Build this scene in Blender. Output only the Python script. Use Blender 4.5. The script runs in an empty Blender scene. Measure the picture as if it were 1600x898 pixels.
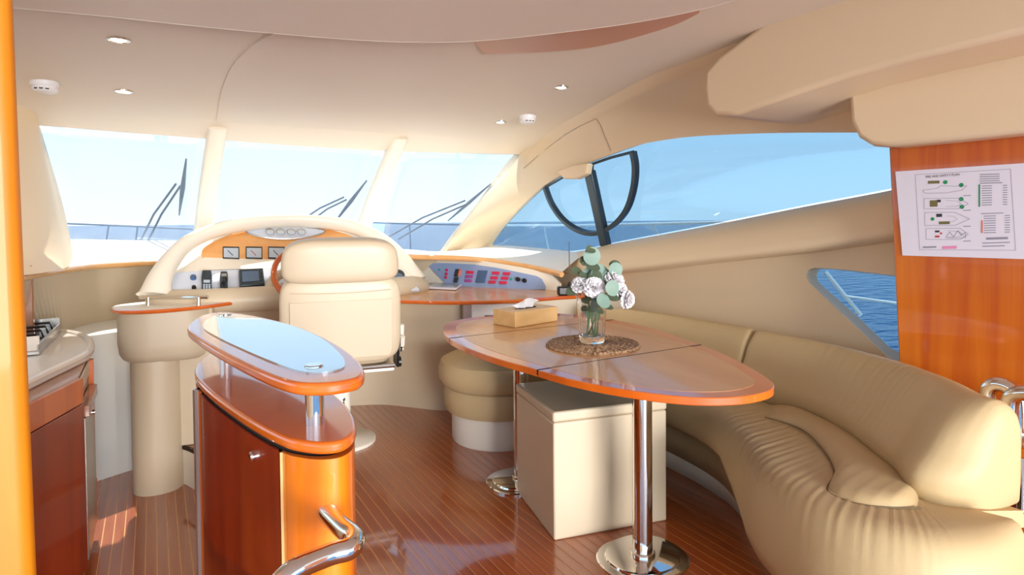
import bpy, bmesh, math, random
from mathutils import Vector, Matrix
random.seed(7)
D = bpy.data
scene = bpy.context.scene
COL = scene.collection

# ------------------------------------------------------------------ camera
FPX, CXP, CYP = 960.0, 800.0, 371.0
EYE = Vector((0, 0, 1.25))
YAW, PITCH, ROLL = math.radians(30.3), math.radians(1.5), math.radians(0.5)
_F = Vector((math.sin(YAW)*math.cos(PITCH), math.cos(YAW)*math.cos(PITCH), -math.sin(PITCH)))
_R0 = Vector((math.cos(YAW), -math.sin(YAW), 0))
_U0 = _R0.cross(_F)
_U = _U0*math.cos(ROLL) + _R0*math.sin(ROLL)
_R = _R0*math.cos(ROLL) - _U0*math.sin(ROLL)
cam_d = D.cameras.new('camera'); cam = D.objects.new('camera', cam_d); COL.objects.link(cam)
cam_d.sensor_width = 36; cam_d.lens = 36*FPX/1600; cam_d.shift_y = (CYP-449)/1600
cam_d.clip_start = 0.02; cam_d.clip_end = 6000
M = Matrix.Identity(4)
for i in range(3):
    M[i][0] = _R[i]; M[i][1] = _U[i]; M[i][2] = -_F[i]; M[i][3] = EYE[i]
cam.matrix_world = M
scene.camera = cam

# ------------------------------------------------------------------ world, sun, exposure
scene.view_settings.view_transform = 'Standard'
scene.view_settings.look = 'None'
scene.view_settings.gamma = 1
scene.view_settings.use_curve_mapping = False
scene.view_settings.exposure = 0.4
W = D.worlds.new('sky'); scene.world = W; W.use_nodes = True
wn = W.node_tree.nodes; wl = W.node_tree.links; wn.clear()
wo = wn.new('ShaderNodeOutputWorld'); wb = wn.new('ShaderNodeBackground')
wt = wn.new('ShaderNodeTexCoord'); ws = wn.new('ShaderNodeSeparateXYZ'); wr = wn.new('ShaderNodeValToRGB')
wr.color_ramp.elements[0].position = 0.0; wr.color_ramp.elements[0].color = (0.74, 0.89, 1.0, 1)
wr.color_ramp.elements[1].position = 1.0; wr.color_ramp.elements[1].color = (0.30, 0.50, 0.86, 1)
e = wr.color_ramp.elements.new(0.25); e.color = (0.52, 0.76, 0.98, 1)
wl.new(wt.outputs['Generated'], ws.inputs[0]); wl.new(ws.outputs['Z'], wr.inputs[0])
wl.new(wr.outputs[0], wb.inputs[0]); wl.new(wb.outputs[0], wo.inputs[0])
wb.inputs[1].default_value = 2.0

sun_d = D.lights.new('sun', 'SUN'); sun = D.objects.new('sun', sun_d); COL.objects.link(sun)
sun_d.energy = 8.0; sun_d.angle = math.radians(0.8); sun_d.color = (1.0, 0.95, 0.86)
sd = Vector((0.04, -0.56, -0.83)).normalized()
sun.rotation_euler = sd.to_track_quat('-Z', 'Y').to_euler()

# added area fill far aft, standing in for daylight through the unseen cockpit doors
ad = D.lights.new('aft_daylight_fill', 'AREA'); ao = D.objects.new('aft_daylight_fill', ad); COL.objects.link(ao)
ad.shape = 'RECTANGLE'; ad.size = 5.0; ad.size_y = 3.2; ad.energy = 1200; ad.color = (1.0, 0.98, 0.96)
ao.location = (0.6, -8.0, 0.9)
ao.rotation_euler = Vector((0.04, 1, 0.05)).to_track_quat('-Z', 'Z').to_euler()

# ------------------------------------------------------------------ helpers
def at(px, py, X=None, Y=None, Z=None, P=None, N=None):
    """pixel of the 1600x898 photograph -> point of the place on a given plane"""
    d = _F + _R*((px-CXP)/FPX) + _U*((CYP-py)/FPX)
    if X is not None: t = (X-EYE.x)/d.x
    elif Y is not None: t = (Y-EYE.y)/d.y
    elif Z is not None: t = (Z-EYE.z)/d.z
    else:
        N = Vector(N); t = (Vector(P)-EYE).dot(N)/d.dot(N)
    return EYE + d*t

def lerp(a, b, t): return a + (b-a)*t
def spline(pts, n, closed=False):
    """Catmull-Rom through pts, n samples"""
    pts = [Vector(p) for p in pts]; m = len(pts); out = []
    segs = m if closed else m-1
    for i in range(n):
        s = i/(n if closed else n-1)*segs
        k = min(int(s), segs-1); t = s-k
        g = (lambda j: pts[j % m]) if closed else (lambda j: pts[max(0, min(m-1, j))])
        p0, p1, p2, p3 = g(k-1), g(k), g(k+1), g(k+2)
        out.append(0.5*((2*p1)+(-p0+p2)*t+(2*p0-5*p1+4*p2-p3)*t*t+(-p0+3*p1-3*p2+p3)*t**3))
    return out

class MB:
    def __init__(s): s.v = []; s.f = []
    def add(s, vs, fs):
        o = len(s.v); s.v += [Vector(v) for v in vs]; s.f += [tuple(i+o for i in f) for f in fs]; return s
    def box(s, c, d, rz=0.0, M=None):
        x, y, z = d[0]/2, d[1]/2, d[2]/2
        R = M or Matrix.Rotation(rz, 3, 'Z')
        vs = [Vector(c)+R@Vector((sx*x, sy*y, sz*z)) for sz in (-1, 1) for sy in (-1, 1) for sx in (-1, 1)]
        return s.add(vs, [(0,2,3,1),(4,5,7,6),(0,1,5,4),(1,3,7,5),(3,2,6,7),(2,0,4,6)])
    def tube(s, pts, r, n=10, caps=True, closed=False):
        pts = [Vector(p) for p in pts]; m = len(pts); rows = []
        up = Vector((0, 0, 1)); prev = None
        for i, p in enumerate(pts):
            if closed: t = pts[(i+1) % m]-pts[i-1]
            else: t = pts[min(i+1, m-1)]-pts[max(i-1, 0)]
            t.normalize()
            if prev is None:
                a = up if abs(t.dot(up)) < 0.9 else Vector((1, 0, 0))
                b = t.cross(a).normalized()
            else:
                b = (prev - t*prev.dot(t)).normalized()
            prev = b; c = t.cross(b)
            rr = r(i/(m-1)) if callable(r) else r
            rows.append([p+(b*math.cos(2*math.pi*k/n)+c*math.sin(2*math.pi*k/n))*rr for k in range(n)])
        return s.loft(rows, wrap=True, caps=caps and not closed, wrapv=closed)
    def loft(s, rows, wrap=False, caps=False, wrapv=False):
        n = len(rows[0]); o = len(s.v)
        for r in rows: s.v += [Vector(p) for p in r]
        m = len(rows)
        for i in range(m if wrapv else m-1):
            for k in range(n if wrap else n-1):
                i2 = (i+1) % m; k2 = (k+1) % n
                s.f.append((o+i*n+k, o+i*n+k2, o+i2*n+k2, o+i2*n+k))
        if caps:
            s.f.append(tuple(o+k for k in range(n))); s.f.append(tuple(o+(m-1)*n+k for k in reversed(range(n))))
        return s
    def lathe(s, prof, c, n=32, M=None):
        R = M or Matrix.Identity(3); c = Vector(c)
        rows = [[c+R@Vector((r*math.cos(2*math.pi*k/n), r*math.sin(2*math.pi*k/n), z)) for k in range(n)] for r, z in prof]
        return s.loft(rows, wrap=True, caps=True)
    def prism(s, poly, z0, z1):
        lo = [Vector((p[0], p[1], z0)) for p in poly]; hi = [Vector((p[0], p[1], z1)) for p in poly]
        return s.loft([lo, hi], wrap=True, caps=True)
    def slab(s, pts, off):
        """closed planar outline extruded by the vector off"""
        off = Vector(off); return s.loft([[Vector(p) for p in pts], [Vector(p)+off for p in pts]], wrap=True, caps=True)
    def xf(s, M):
        s.v = [M@v for v in s.v]; return s
    def build(s, name, mat, parent=None, ang=35, bevel=0.0, seg=2, sub=0, solid=0.0):
        org = ORG.get(parent.name, Vector()) if parent else Vector()
        me = D.meshes.new(name); me.from_pydata([tuple(v-org) for v in s.v], [], s.f)
        bm = bmesh.new(); bm.from_mesh(me)
        bmesh.ops.remove_doubles(bm, verts=bm.verts, dist=1e-5)
        bmesh.ops.recalc_face_normals(bm, faces=bm.faces)
        bm.to_mesh(me); bm.free()
        for p in me.polygons: p.use_smooth = True
        me.set_sharp_from_angle(angle=math.radians(ang))
        me.materials.append(MAT[mat] if isinstance(mat, str) else mat)
        o = D.objects.new(name, me); COL.objects.link(o)
        if parent: o.parent = parent
        ORG[o.name] = org
        if solid:
            md = o.modifiers.new('thick', 'SOLIDIFY'); md.thickness = solid; md.offset = 0
        if bevel:
            md = o.modifiers.new('bevel', 'BEVEL'); md.width = bevel; md.segments = seg; md.limit_method = 'ANGLE'
            md.angle_limit = math.radians(40); md.harden_normals = False
        if sub:
            md = o.modifiers.new('sub', 'SUBSURF'); md.levels = sub; md.render_levels = sub
        return o
ORG = {}
def thing(name, label, cat, loc=(0, 0, 0), group=None):
    o = D.objects.new(name, None); COL.objects.link(o); o.location = loc
    o.empty_display_size = 0.1
    ORG[o.name] = Vector(loc)
    return tag(o, label, cat, group)
def tag(o, label, cat=None, group=None, kind=None):
    o['label'] = label
    if cat: o['category'] = cat
    if group: o['group'] = group
    if kind: o['kind'] = kind
    return o
def struct(o, label):
    o['label'] = label; o['kind'] = 'structure'; return o
def lab(o, label): o['label'] = label; return o

# ------------------------------------------------------------------ materials
MAT = {}
def lin(c):
    return tuple(((v/255)/12.92 if v/255 <= 0.04045 else ((v/255+0.055)/1.055)**2.4) for v in c)+(1,)
def pm(name, rgb, rough=0.5, metal=0.0, coat=0.0, spec=0.5, bump=0.0, scale=60.0, var=0.0, emit=0.0, coat_rough=0.05):
    m = D.materials.new(name); m.use_nodes = True; nt = m.node_tree; b = nt.nodes['Principled BSDF']
    c = lin(rgb)
    b.inputs['Base Color'].default_value = c; b.inputs['Roughness'].default_value = rough
    b.inputs['Metallic'].default_value = metal; b.inputs['Coat Weight'].default_value = coat
    b.inputs['Coat Roughness'].default_value = coat_rough
    b.inputs['Specular IOR Level'].default_value = spec
    if bump or var:
        tc = nt.nodes.new('ShaderNodeTexCoord'); no = nt.nodes.new('ShaderNodeTexNoise')
        no.inputs['Scale'].default_value = scale; no.inputs['Detail'].default_value = 4
        nt.links.new(tc.outputs['Object'], no.inputs['Vector'])
        if bump:
            bp = nt.nodes.new('ShaderNodeBump'); bp.inputs['Strength'].default_value = bump; bp.inputs['Distance'].default_value = 0.004
            nt.links.new(no.outputs['Fac'], bp.inputs['Height']); nt.links.new(bp.outputs[0], b.inputs['Normal'])
        if var:
            mx = nt.nodes.new('ShaderNodeMix'); mx.data_type = 'RGBA'
            mx.inputs[6].default_value = tuple(v*(1-var) for v in c[:3])+(1,)
            mx.inputs[7].default_value = tuple(min(1, v*(1+var)) for v in c[:3])+(1,)
            no2 = nt.nodes.new('ShaderNodeTexNoise'); no2.inputs['Scale'].default_value = 3.0
            nt.links.new(tc.outputs['Object'], no2.inputs['Vector'])
            nt.links.new(no2.outputs['Fac'], mx.inputs[0]); nt.links.new(mx.outputs[2], b.inputs['Base Color'])
    if emit:
        b.inputs['Emission Color'].default_value = c; b.inputs['Emission Strength'].default_value = emit
    MAT[name] = m; return m
def wood(name, c1, c2, scale=(14, 14, 1.2), rough=0.35, coat=0.8, bump=0.03, rand=0.0):
    m = D.materials.new(name); m.use_nodes = True; nt = m.node_tree; b = nt.nodes['Principled BSDF']
    tc = nt.nodes.new('ShaderNodeTexCoord'); mp = nt.nodes.new('ShaderNodeMapping'); mp.inputs['Scale'].default_value = scale
    nt.links.new(tc.outputs['Object'], mp.inputs['Vector'])
    no = nt.nodes.new('ShaderNodeTexNoise'); no.inputs['Scale'].default_value = 1.0; no.inputs['Detail'].default_value = 5; no.inputs['Distortion'].default_value = 0.6
    nt.links.new(mp.outputs[0], no.inputs['Vector'])
    cr = nt.nodes.new('ShaderNodeValToRGB')
    cr.color_ramp.elements[0].position = 0.32; cr.color_ramp.elements[0].color = lin(c1)
    cr.color_ramp.elements[1].position = 0.68; cr.color_ramp.elements[1].color = lin(c2)
    nt.links.new(no.outputs['Fac'], cr.inputs[0])
    out = cr.outputs[0]
    if rand:
        oi = nt.nodes.new('ShaderNodeObjectInfo'); hs = nt.nodes.new('ShaderNodeHueSaturation')
        mr = nt.nodes.new('ShaderNodeMapRange'); mr.inputs[3].default_value = 1-rand; mr.inputs[4].default_value = 1+rand
        nt.links.new(oi.outputs['Random'], mr.inputs[0]); nt.links.new(mr.outputs[0], hs.inputs['Value'])
        nt.links.new(out, hs.inputs['Color']); out = hs.outputs[0]
    nt.links.new(out, b.inputs['Base Color'])
    b.inputs['Roughness'].default_value = rough; b.inputs['Coat Weight'].default_value = coat; b.inputs['Coat Roughness'].default_value = 0.06
    bp = nt.nodes.new('ShaderNodeBump'); bp.inputs['Strength'].default_value = bump; bp.inputs['Distance'].default_value = 0.002
    nt.links.new(no.outputs['Fac'], bp.inputs['Height']); nt.links.new(bp.outputs[0], b.inputs['Normal'])
    MAT[name] = m; return m
def glass(name, tint, gloss=0.06, film=0.0, film_col=(1, 1, 1, 1)):
    m = D.materials.new(name); m.use_nodes = True; nt = m.node_tree; nt.nodes.clear()
    o = nt.nodes.new('ShaderNodeOutputMaterial'); t = nt.nodes.new('ShaderNodeBsdfTransparent'); t.inputs[0].default_value = tint+(1,)
    g = nt.nodes.new('ShaderNodeBsdfGlossy'); g.inputs['Roughness'].default_value = 0.02; g.inputs[0].default_value = (1, 1, 1, 1)
    mx = nt.nodes.new('ShaderNodeMixShader'); fr = nt.nodes.new('ShaderNodeFresnel'); fr.inputs[0].default_value = 1.3
    ml = nt.nodes.new('ShaderNodeMath'); ml.operation = 'MULTIPLY_ADD'; ml.inputs[1].default_value = 0.16; ml.inputs[2].default_value = gloss
    nt.links.new(fr.outputs[0], ml.inputs[0])
    nt.links.new(ml.outputs[0], mx.inputs[0]); nt.links.new(t.outputs[0], mx.inputs[1]); nt.links.new(g.outputs[0], mx.inputs[2])
    last = mx
    if film:
        tr = nt.nodes.new('ShaderNodeBsdfTranslucent'); tr.inputs[0].default_value = film_col
        m2 = nt.nodes.new('ShaderNodeMixShader'); m2.inputs[0].default_value = film
        nt.links.new(mx.outputs[0], m2.inputs[1]); nt.links.new(tr.outputs[0], m2.inputs[2]); last = m2
    nt.links.new(last.outputs[0], o.inputs[0]); MAT[name] = m; return m

pm('headliner', (236, 222, 204), 0.55, bump=0.03, scale=180)
pm('headliner_dark', (150, 134, 114), 0.7)
pm('leatherette', (236, 212, 176), 0.5, bump=0.05, scale=220)
pm('leather', (200, 174, 130), 0.5, spec=0.3, bump=0.10, scale=160, var=0.06)
pm('leather_seam', (120, 98, 66), 0.6)
pm('vinyl', (206, 188, 160), 0.4, bump=0.05, scale=200)
pm('vinyl_dark', (176, 150, 112), 0.5, bump=0.05, scale=200)
pm('cream', (240, 232, 216), 0.4, bump=0.03, scale=150)
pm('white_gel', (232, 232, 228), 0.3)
pm('white_plastic', (240, 238, 236), 0.35)
pm('grey_blue', (146, 166, 206), 0.35)
pm('pale_panel', (214, 222, 236), 0.3)
pm('chrome', (225, 222, 218), 0.07, metal=1.0)
pm('steel', (190, 188, 184), 0.28, metal=1.0)
pm('dark_metal', (62, 74, 82), 0.35, metal=0.6)
pm('black', (22, 22, 24), 0.35)
pm('black_gloss', (10, 10, 12), 0.08, coat=1.0)
pm('rubber', (30, 28, 28), 0.7)
pm('screen', (88, 112, 142), 0.12)
pm('lcd', (186, 200, 214), 0.2)
pm('dial', (205, 216, 226), 0.2)
pm('red_switch', (214, 40, 84), 0.35)
pm('mauve_switch', (170, 70, 150), 0.35)
pm('green_lamp', (40, 170, 150), 0.3)
pm('navy_pad', (72, 100, 140), 0.3)
pm('orange_led', (226, 120, 90), 0.3)
pm('paper', (234, 230, 242), 0.6)
pm('ink', (60, 60, 70), 0.8)
pm('ink_grey', (150, 150, 165), 0.8)
pm('ink_green', (30, 150, 95), 0.7)
pm('ink_olive', (120, 112, 70), 0.7)
pm('ink_red', (200, 60, 70), 0.7)
pm('ink_pink', (240, 150, 190), 0.7)
pm('tissue', (246, 244, 246), 0.8)
pm('petal', (250, 246, 248), 0.7)
pm('leaf', (124, 150, 136), 0.55, var=0.2)
pm('leaf_dark', (84, 98, 76), 0.55, var=0.2)
pm('stem', (76, 110, 62), 0.6)
pm('counter', (228, 216, 202), 0.3, coat=0.3)
pm('lamp_glow', (255, 226, 180), 0.5, emit=14)
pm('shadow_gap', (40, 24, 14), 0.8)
pm('wiper', (116, 130, 146), 0.5)
pm('rail_white', (235, 238, 242), 0.3)
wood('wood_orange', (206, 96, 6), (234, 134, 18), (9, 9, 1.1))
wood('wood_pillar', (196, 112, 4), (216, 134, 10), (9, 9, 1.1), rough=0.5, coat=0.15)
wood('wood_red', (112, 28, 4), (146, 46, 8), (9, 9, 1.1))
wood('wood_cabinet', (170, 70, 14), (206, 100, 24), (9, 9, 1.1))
wood('wood_panel', (184, 70, 4), (236, 136, 22), (11, 9, 0.5))
wood('wood_trim', (224, 164, 100), (238, 186, 126), (6, 6, 6), rough=0.3)
wood('wood_dash', (222, 150, 76), (238, 176, 104), (4, 9, 9), rough=0.3)
wood('wood_top', (210, 152, 92), (224, 170, 112), (9, 1.2, 9), rough=0.36, coat=0.45)
wood('wood_edge', (200, 84, 14), (222, 110, 28), (4, 4, 4), rough=0.28, coat=1.0)
wood('wood_plank', (148, 64, 16), (182, 92, 32), (26, 1.2, 8), rough=0.28, coat=1.0, rand=0.10)
wood('wood_box', (216, 172, 112), (228, 188, 130), (3, 20, 20), rough=0.5, coat=0.1)
wood('wood_brown', (150, 92, 50), (172, 110, 66), (9, 9, 1))
pm('holly', (236, 176, 110), 0.35, coat=0.5)
pm('veneer_brown', (214, 156, 118), 0.4, coat=0.1)
glass('glass_front', (0.69, 0.705, 0.725), 0.015, film=0.012)
glass('glass_side', (0.48, 0.575, 0.635), 0.0)
glass('glass_clear', (0.95, 0.97, 0.97), 0.05)
pm('glass_top', (176, 190, 196), 0.03, metal=0.55, coat=1.0, coat_rough=0.01)
# sea
m = pm('sea', (4, 66, 106), 0.2, spec=0.2)
nt = m.node_tree; b = nt.nodes['Principled BSDF']
tc = nt.nodes.new('ShaderNodeTexCoord'); mp = nt.nodes.new('ShaderNodeMapping'); mp.inputs['Scale'].default_value = (0.9, 1.6, 1)
no = nt.nodes.new('ShaderNodeTexNoise'); no.inputs['Scale'].default_value = 1.1; no.inputs['Detail'].default_value = 6
bp = nt.nodes.new('ShaderNodeBump'); bp.inputs['Strength'].default_value = 0.9; bp.inputs['Distance'].default_value = 0.5
nt.links.new(tc.outputs['Object'], mp.inputs[0]); nt.links.new(mp.outputs[0], no.inputs['Vector'])
nt.links.new(no.outputs['Fac'], bp.inputs['Height']); nt.links.new(bp.outputs[0], b.inputs['Normal'])
# placemat weave
m = pm('wicker', (150, 112, 78), 0.8, var=0.0); nt = m.node_tree; b = nt.nodes['Principled BSDF']
tc = nt.nodes.new('ShaderNodeTexCoord'); no = nt.nodes.new('ShaderNodeTexNoise'); no.inputs['Scale'].default_value = 90
cr = nt.nodes.new('ShaderNodeValToRGB'); cr.color_ramp.elements[0].color = lin((104, 70, 44)); cr.color_ramp.elements[1].color = lin((196, 160, 124))
cr.color_ramp.elements[0].position = 0.35; cr.color_ramp.elements[1].position = 0.65
nt.links.new(tc.outputs['Object'], no.inputs['Vector']); nt.links.new(no.outputs['Fac'], cr.inputs[0]); nt.links.new(cr.outputs[0], b.inputs['Base Color'])

# ------------------------------------------------------------------ sea outside
mb = MB(); S = 3000
mb.add([(-S, -S, -1.9), (S, -S, -1.9), (S, S, -1.9), (-S, S, -1.9)], [(0, 1, 2, 3)])
struct(mb.build('sea', 'sea'), 'open blue sea around the boat')

# ------------------------------------------------------------------ floors of teak planks with pale inlay
def plank_floor(x0, x1, y0, y1, z, label, edge=None):
    base = MB().box(((x0+x1)/2, (y0+y1)/2, z-0.022), (x1-x0, y1-y0, 0.04)).build('floor', 'holly')
    struct(base, label)
    w, gap = 0.0443, 0.0042
    n = int((x1-x0)/w)+1; first = None
    for i in range(n):
        a = x0+i*w+gap/2; bb = min(x0+(i+1)*w-gap/2, x1)
        if bb-a < 0.004: continue
        if first is None or bb-a < w-gap-1e-6:
            o = MB().box(((bb-a)/2, (y1-y0)/2, -0.002), (bb-a, y1-y0, 0.004)).build('plank', 'wood_plank', None)
            o.parent = base
            first = first or o
        else:
            o = first.copy(); COL.objects.link(o)
        o.location = (a, y0, z)
    return base
plank_floor(0.21, 2.75, -0.4, 4.40, 0.0, 'saloon floor of reddish teak planks with pale inlay lines')
plank_floor(-0.9, 0.205, 0.2, 4.35, -0.22, 'lower galley floor of teak planks beside the bar unit')
mb = MB().box((0.207, 1.8, -0.12), (0.012, 3.9, 0.20))
struct(mb.build('wall_step', 'cream'), 'cream riser between galley floor and saloon floor')

# ------------------------------------------------------------------ ceiling
def ceil_z(x, y):
    if y < 2.4: z = 2.03
    elif y < 3.8: z = lerp(2.03, 1.955, (y-2.4)/1.4)
    else: z = lerp(1.955, 1.915, min(1, (y-3.8)/0.8))
    return z - 0.02*((x-1.0)/1.3)**2
rows = []
ys = [-1.7, -0.5, 0.8, 1.6, 2.0, 2.4, 2.8, 3.2, 3.6, 3.8, 4.1, 4.35, 4.45]
for y in ys:
    rows.append([Vector((x, y, ceil_z(x, y))) for x in [-1.5+4.3*k/24 for k in range(25)]])
WT = [at(px, py, Y=4.70) for px, py in [(55, 195), (190, 206), (330, 217), (470, 228), (615, 236), (720, 239), (818, 241)]]
WB = [at(px, py, Y=5.4) for px, py in [(102, 376), (200, 377), (300, 378), (440, 382), (570, 388), (640, 391), (696, 394)]]
def wtop(t): return spline(WT, 101)[int(round(t*100))]
hx = spline([WT[0]+Vector((-0.9, 0, 0.02))]+WT+[WT[-1]+Vector((0.25, -0.1, 0.02))], 25)
rows.append([Vector((p.x, p.y-0.03, p.z+0.015)) for p in hx])
rows.append([Vector((p.x, p.y+0.02, p.z)) for p in hx])
rows.append([Vector((p.x, p.y+0.06, p.z+0.14)) for p in hx])
mb = MB().loft(rows)
roof = [[Vector((x, y, z)) for x in (-1.6, 3.1)] for y, z in ((-1.9, 2.16), (4.2, 2.12), (4.85, 2.0))]
mb.loft(roof)
struct(mb.build('ceiling', 'headliner', ang=50), 'pale cream ceiling lining sloping down to the windscreen')
CEIL = D.objects['ceiling']
# centre panel of the forward ceiling, its edge leaves a fine seam
def ceil_patch(outline, n_in, off, name, mat, parent):
    """panel that follows the ceiling: fan of rings from outline to its centroid"""
    c = Vector((sum(p[0] for p in outline)/len(outline), sum(p[1] for p in outline)/len(outline)))
    rows = []
    for k in range(n_in+1):
        t = 1-k/(n_in+0.001)
        rows.append([Vector((lerp(c.x, p[0], t), lerp(c.y, p[1], t), 0)) for p in outline])
    rows = [[Vector((p.x, p.y, ceil_z(p.x, p.y)-off)) for p in r] for r in rows]
    top = [Vector((p.x, p.y, ceil_z(p.x, p.y)+0.01)) for p in rows[0]]
    return MB().loft([top]+rows, wrap=True).build(name, mat, parent, ang=30)
pl = spline([(0.37, 4.42, 0), (0.33, 3.6, 0), (0.34, 3.05, 0), (0.43, 2.62, 0), (0.62, 2.35, 0)], 18)
pr = spline([(1.10, 2.1, 0), (1.24, 2.35, 0), (1.36, 3.0, 0), (1.55, 4.0, 0), (1.60, 4.42, 0)], 18)
pb = [Vector((lerp(1.60, 0.37, k/8), 4.42, 0)) for k in range(1, 8)]
ceil_patch([(p.x, p.y) for p in pl+pr+pb], 6, 0.007, 'centre_panel', 'headliner', CEIL)
# dropped aft ceiling with its curved bright lip
LZ = 1.935
lip_px = [(-120, -4), (0, 10), (170, 26), (350, 45), (550, 62), (660, 66), (760, 63), (900, 48), (1000, 34), (1090, 16), (1148, 0), (1230, -30)]
lip = spline([at(px, py, Z=LZ) for px, py in lip_px], 60)
aft = [Vector((lip[-1].x+0.05, -1.65, LZ)), Vector((lip[0].x-0.6, -1.65, LZ)), Vector((lip[0].x-0.6, lip[0].y, LZ))]
out = list(lip)+aft
mb = MB().slab([Vector((p.x, p.y, LZ)) for p in out], (0, 0, 0.09))
o = struct(mb.build('ceiling', 'headliner', ang=30), 'lower aft ceiling slab with a curved forward edge')
mb = MB().tube([Vector((p.x, p.y, LZ+0.008)) for p in lip], 0.009, 8)
lab(mb.build('edge_moulding', 'cream', o), 'pale moulding along the curved edge')
# brown crescent veneer on the ceiling beside the lip
cr_px = [(757, 82), (830, 80.5), (900, 75), (960, 64), (1020, 47), (1060, 33), (1092, 17)]
crv = spline([at(px, py, Z=2.02) for px, py in cr_px], 24)
inner = [p+Vector((-0.32, -0.38, 0)) for p in reversed(crv)]
pts = crv+inner
mb = MB().loft([[Vector((p.x, p.y, ceil_z(p.x, p.y)-0.012)) for p in pts], [Vector((p.x, p.y, ceil_z(p.x, p.y)+0.01)) for p in pts]], wrap=True, caps=True)
lab(mb.build('veneer_crescent', 'veneer_brown', CEIL), 'brown veneer crescent inlaid in the ceiling')

# ------------------------------------------------------------------ starboard side: upper wall, A-pillar, window
def side_x(z): return 2.86-0.36*(z-1.0)
def sat(px, py, dx=0.0):
    return at(px, py, P=(2.86+dx, 0, 1.0), N=(1, 0, 0.36))
B_px = [(763, 386), (772, 370), (800, 336), (850, 290), (900, 263), (950, 243), (1000, 226), (1050, 217), (1100, 212), (1200, 208), (1330, 207), (1420, 208), (1640, 214)]
B = [sat(*p) for p in B_px]
A = [at(694, 396, Y=5.38), at(716, 366, Y=5.26), at(752, 322, Y=5.06), at(812, 243, Y=4.72)]
A += [at(px, py, Z=z) for px, py, z in [(872, 206, 1.90), (930, 178, 1.925), (985, 150, 1.95), (1040, 126, 1.965), (1090, 106, 1.975)]]
A += [Vector((2.2, 1.75, 1.99)), Vector((2.2, 1.35, 2.0)), Vector((2.2, 1.0, 2.0)), Vector((2.2, 0.4, 2.0))]
n = 61
As, Bs = spline(A, n), spline(B, n)
rows = []
NR = 10
for k in range(NR+1):
    t = k/NR; row = []
    for i in range(n):
        a, b_ = As[i], Bs[i]
        u = i/(n-1)
        ctrl = Vector((lerp((a.x+b_.x)/2, b_.x-0.04, 0.55), (a.y+b_.y)/2, lerp((a.z+b_.z)/2, a.z, 0.6)))
        if u < 0.27:  # pillar: bow it inboard
            ctrl = (a+b_)/2+Vector((-0.05, -0.07, 0.02))
        row.append(a*(1-t)**2+ctrl*2*t*(1-t)+b_*t*t)
    rows.append(row)
rows.append([p+Vector((0.05, 0.0, 0.012)) for p in Bs])
mb = MB().loft(rows)
# tuck behind the windscreen / ceiling
mb.loft([[p+(Vector((0.0, 0.10, 0.02)) if i < 16 else Vector((-0.05, 0.0, 0.10))) for i, p in enumerate(As)], As])
ws_ = struct(mb.build('wall_starboard', 'leatherette', ang=60), 'cream padded starboard wall and windscreen pillar above the side window')
# inspection panel seam on the pillar lining
def on_wall(px, py):
    best = None
    d = (_F + _R*((px-CXP)/FPX) + _U*((CYP-py)/FPX))
    from mathutils.geometry import intersect_ray_tri
    for k in range(NR):
        for i in range(n-1):
            for tri in ((rows[k][i], rows[k][i+1], rows[k+1][i+1]), (rows[k][i], rows[k+1][i+1], rows[k+1][i])):
                h = intersect_ray_tri(tri[0], tri[1], tri[2], d, EYE, True)
                if h: return h
    return None
seam = [on_wall(px, py) for px, py in [(818, 263), (840, 244), (862, 226), (885, 209), (908, 196), (932, 185), (938, 195), (945, 213), (955, 236)]]
seam = [s_ for s_ in seam if s_]
if len(seam) > 3:
    lab(MB().tube(seam, 0.0022, 6).build('panel_seam', 'headliner_dark', ws_), 'fine dark seam of an inspection panel')
# sun-visor bracket at the window top
bc = [sat(px, py, -0.03) for px, py in [(878, 268), (890, 280), (910, 280), (925, 272), (928, 256), (905, 258)]]
lab(MB().slab(bc, (-0.06, -0.01, 0)).build('window_latch_cover', 'leatherette', ws_, bevel=0.012, seg=3), 'rounded cream cover hanging over the window top')

# side window glass with opening port
C_px = [(763, 389), (800, 392), (850, 395), (900, 393), (960, 380), (1100, 354), (1250, 324), (1392, 297), (1640, 244)]
C = [sat(*p) for p in C_px]
Cs = spline(C, n)
win4 = thing('window_4', 'long swept starboard side window with an opening port', 'window', (2.8, 3.2, 1.0)); del win4['category']; win4['kind'] = 'structure'
go = Vector((0.04, 0, 0.012))
mb = MB().loft([[p+go for p in Bs], [p+go for p in Cs]])
lab(mb.build('pane', 'glass_side', win4, solid=0.006), 'blue tinted glass')
o2 = Vector((0.025, 0, 0.0))
U = spline([sat(px, py, 0.02) for px, py in [(852, 292), (862, 318), (880, 343), (905, 360), (932, 364), (958, 352), (979, 328), (990, 295), (993, 262), (989, 237)]], 40)
rows_u = []
for i, p in enumerate(U):
    t = (U[min(i+1, 39)]-U[max(i-1, 0)]).normalized(); nn = Vector((1, 0, 0.36)).normalized(); s_ = t.cross(nn).normalized()*0.015
    rows_u.append([p-s_-nn*0.02, p+s_-nn*0.02, p+s_+nn*0.02, p-s_+nn*0.02])
MB().loft(rows_u, wrap=True, caps=True).build('port_frame', 'dark_metal', win4, ang=50)
MB().tube([sat(px, py, 0.02) for px, py in [(852, 293), (880, 277)]], 0.009, 8).build('port_frame', 'dark_metal', win4)
MB().tube([sat(px, py, 0.02) for px, py in [(925, 278), (926, 256), (955, 246), (990, 237)]], 0.010, 8).build('port_frame', 'dark_metal', win4)
pa, pb_ = sat(917, 268, -0.01), sat(943, 386, -0.01)
dirv = (pb_-pa).normalized(); sidev = dirv.cross(Vector((1, 0, 0.36))).normalized()*0.042; dep = Vector((0.045, 0, 0.016))
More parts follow.
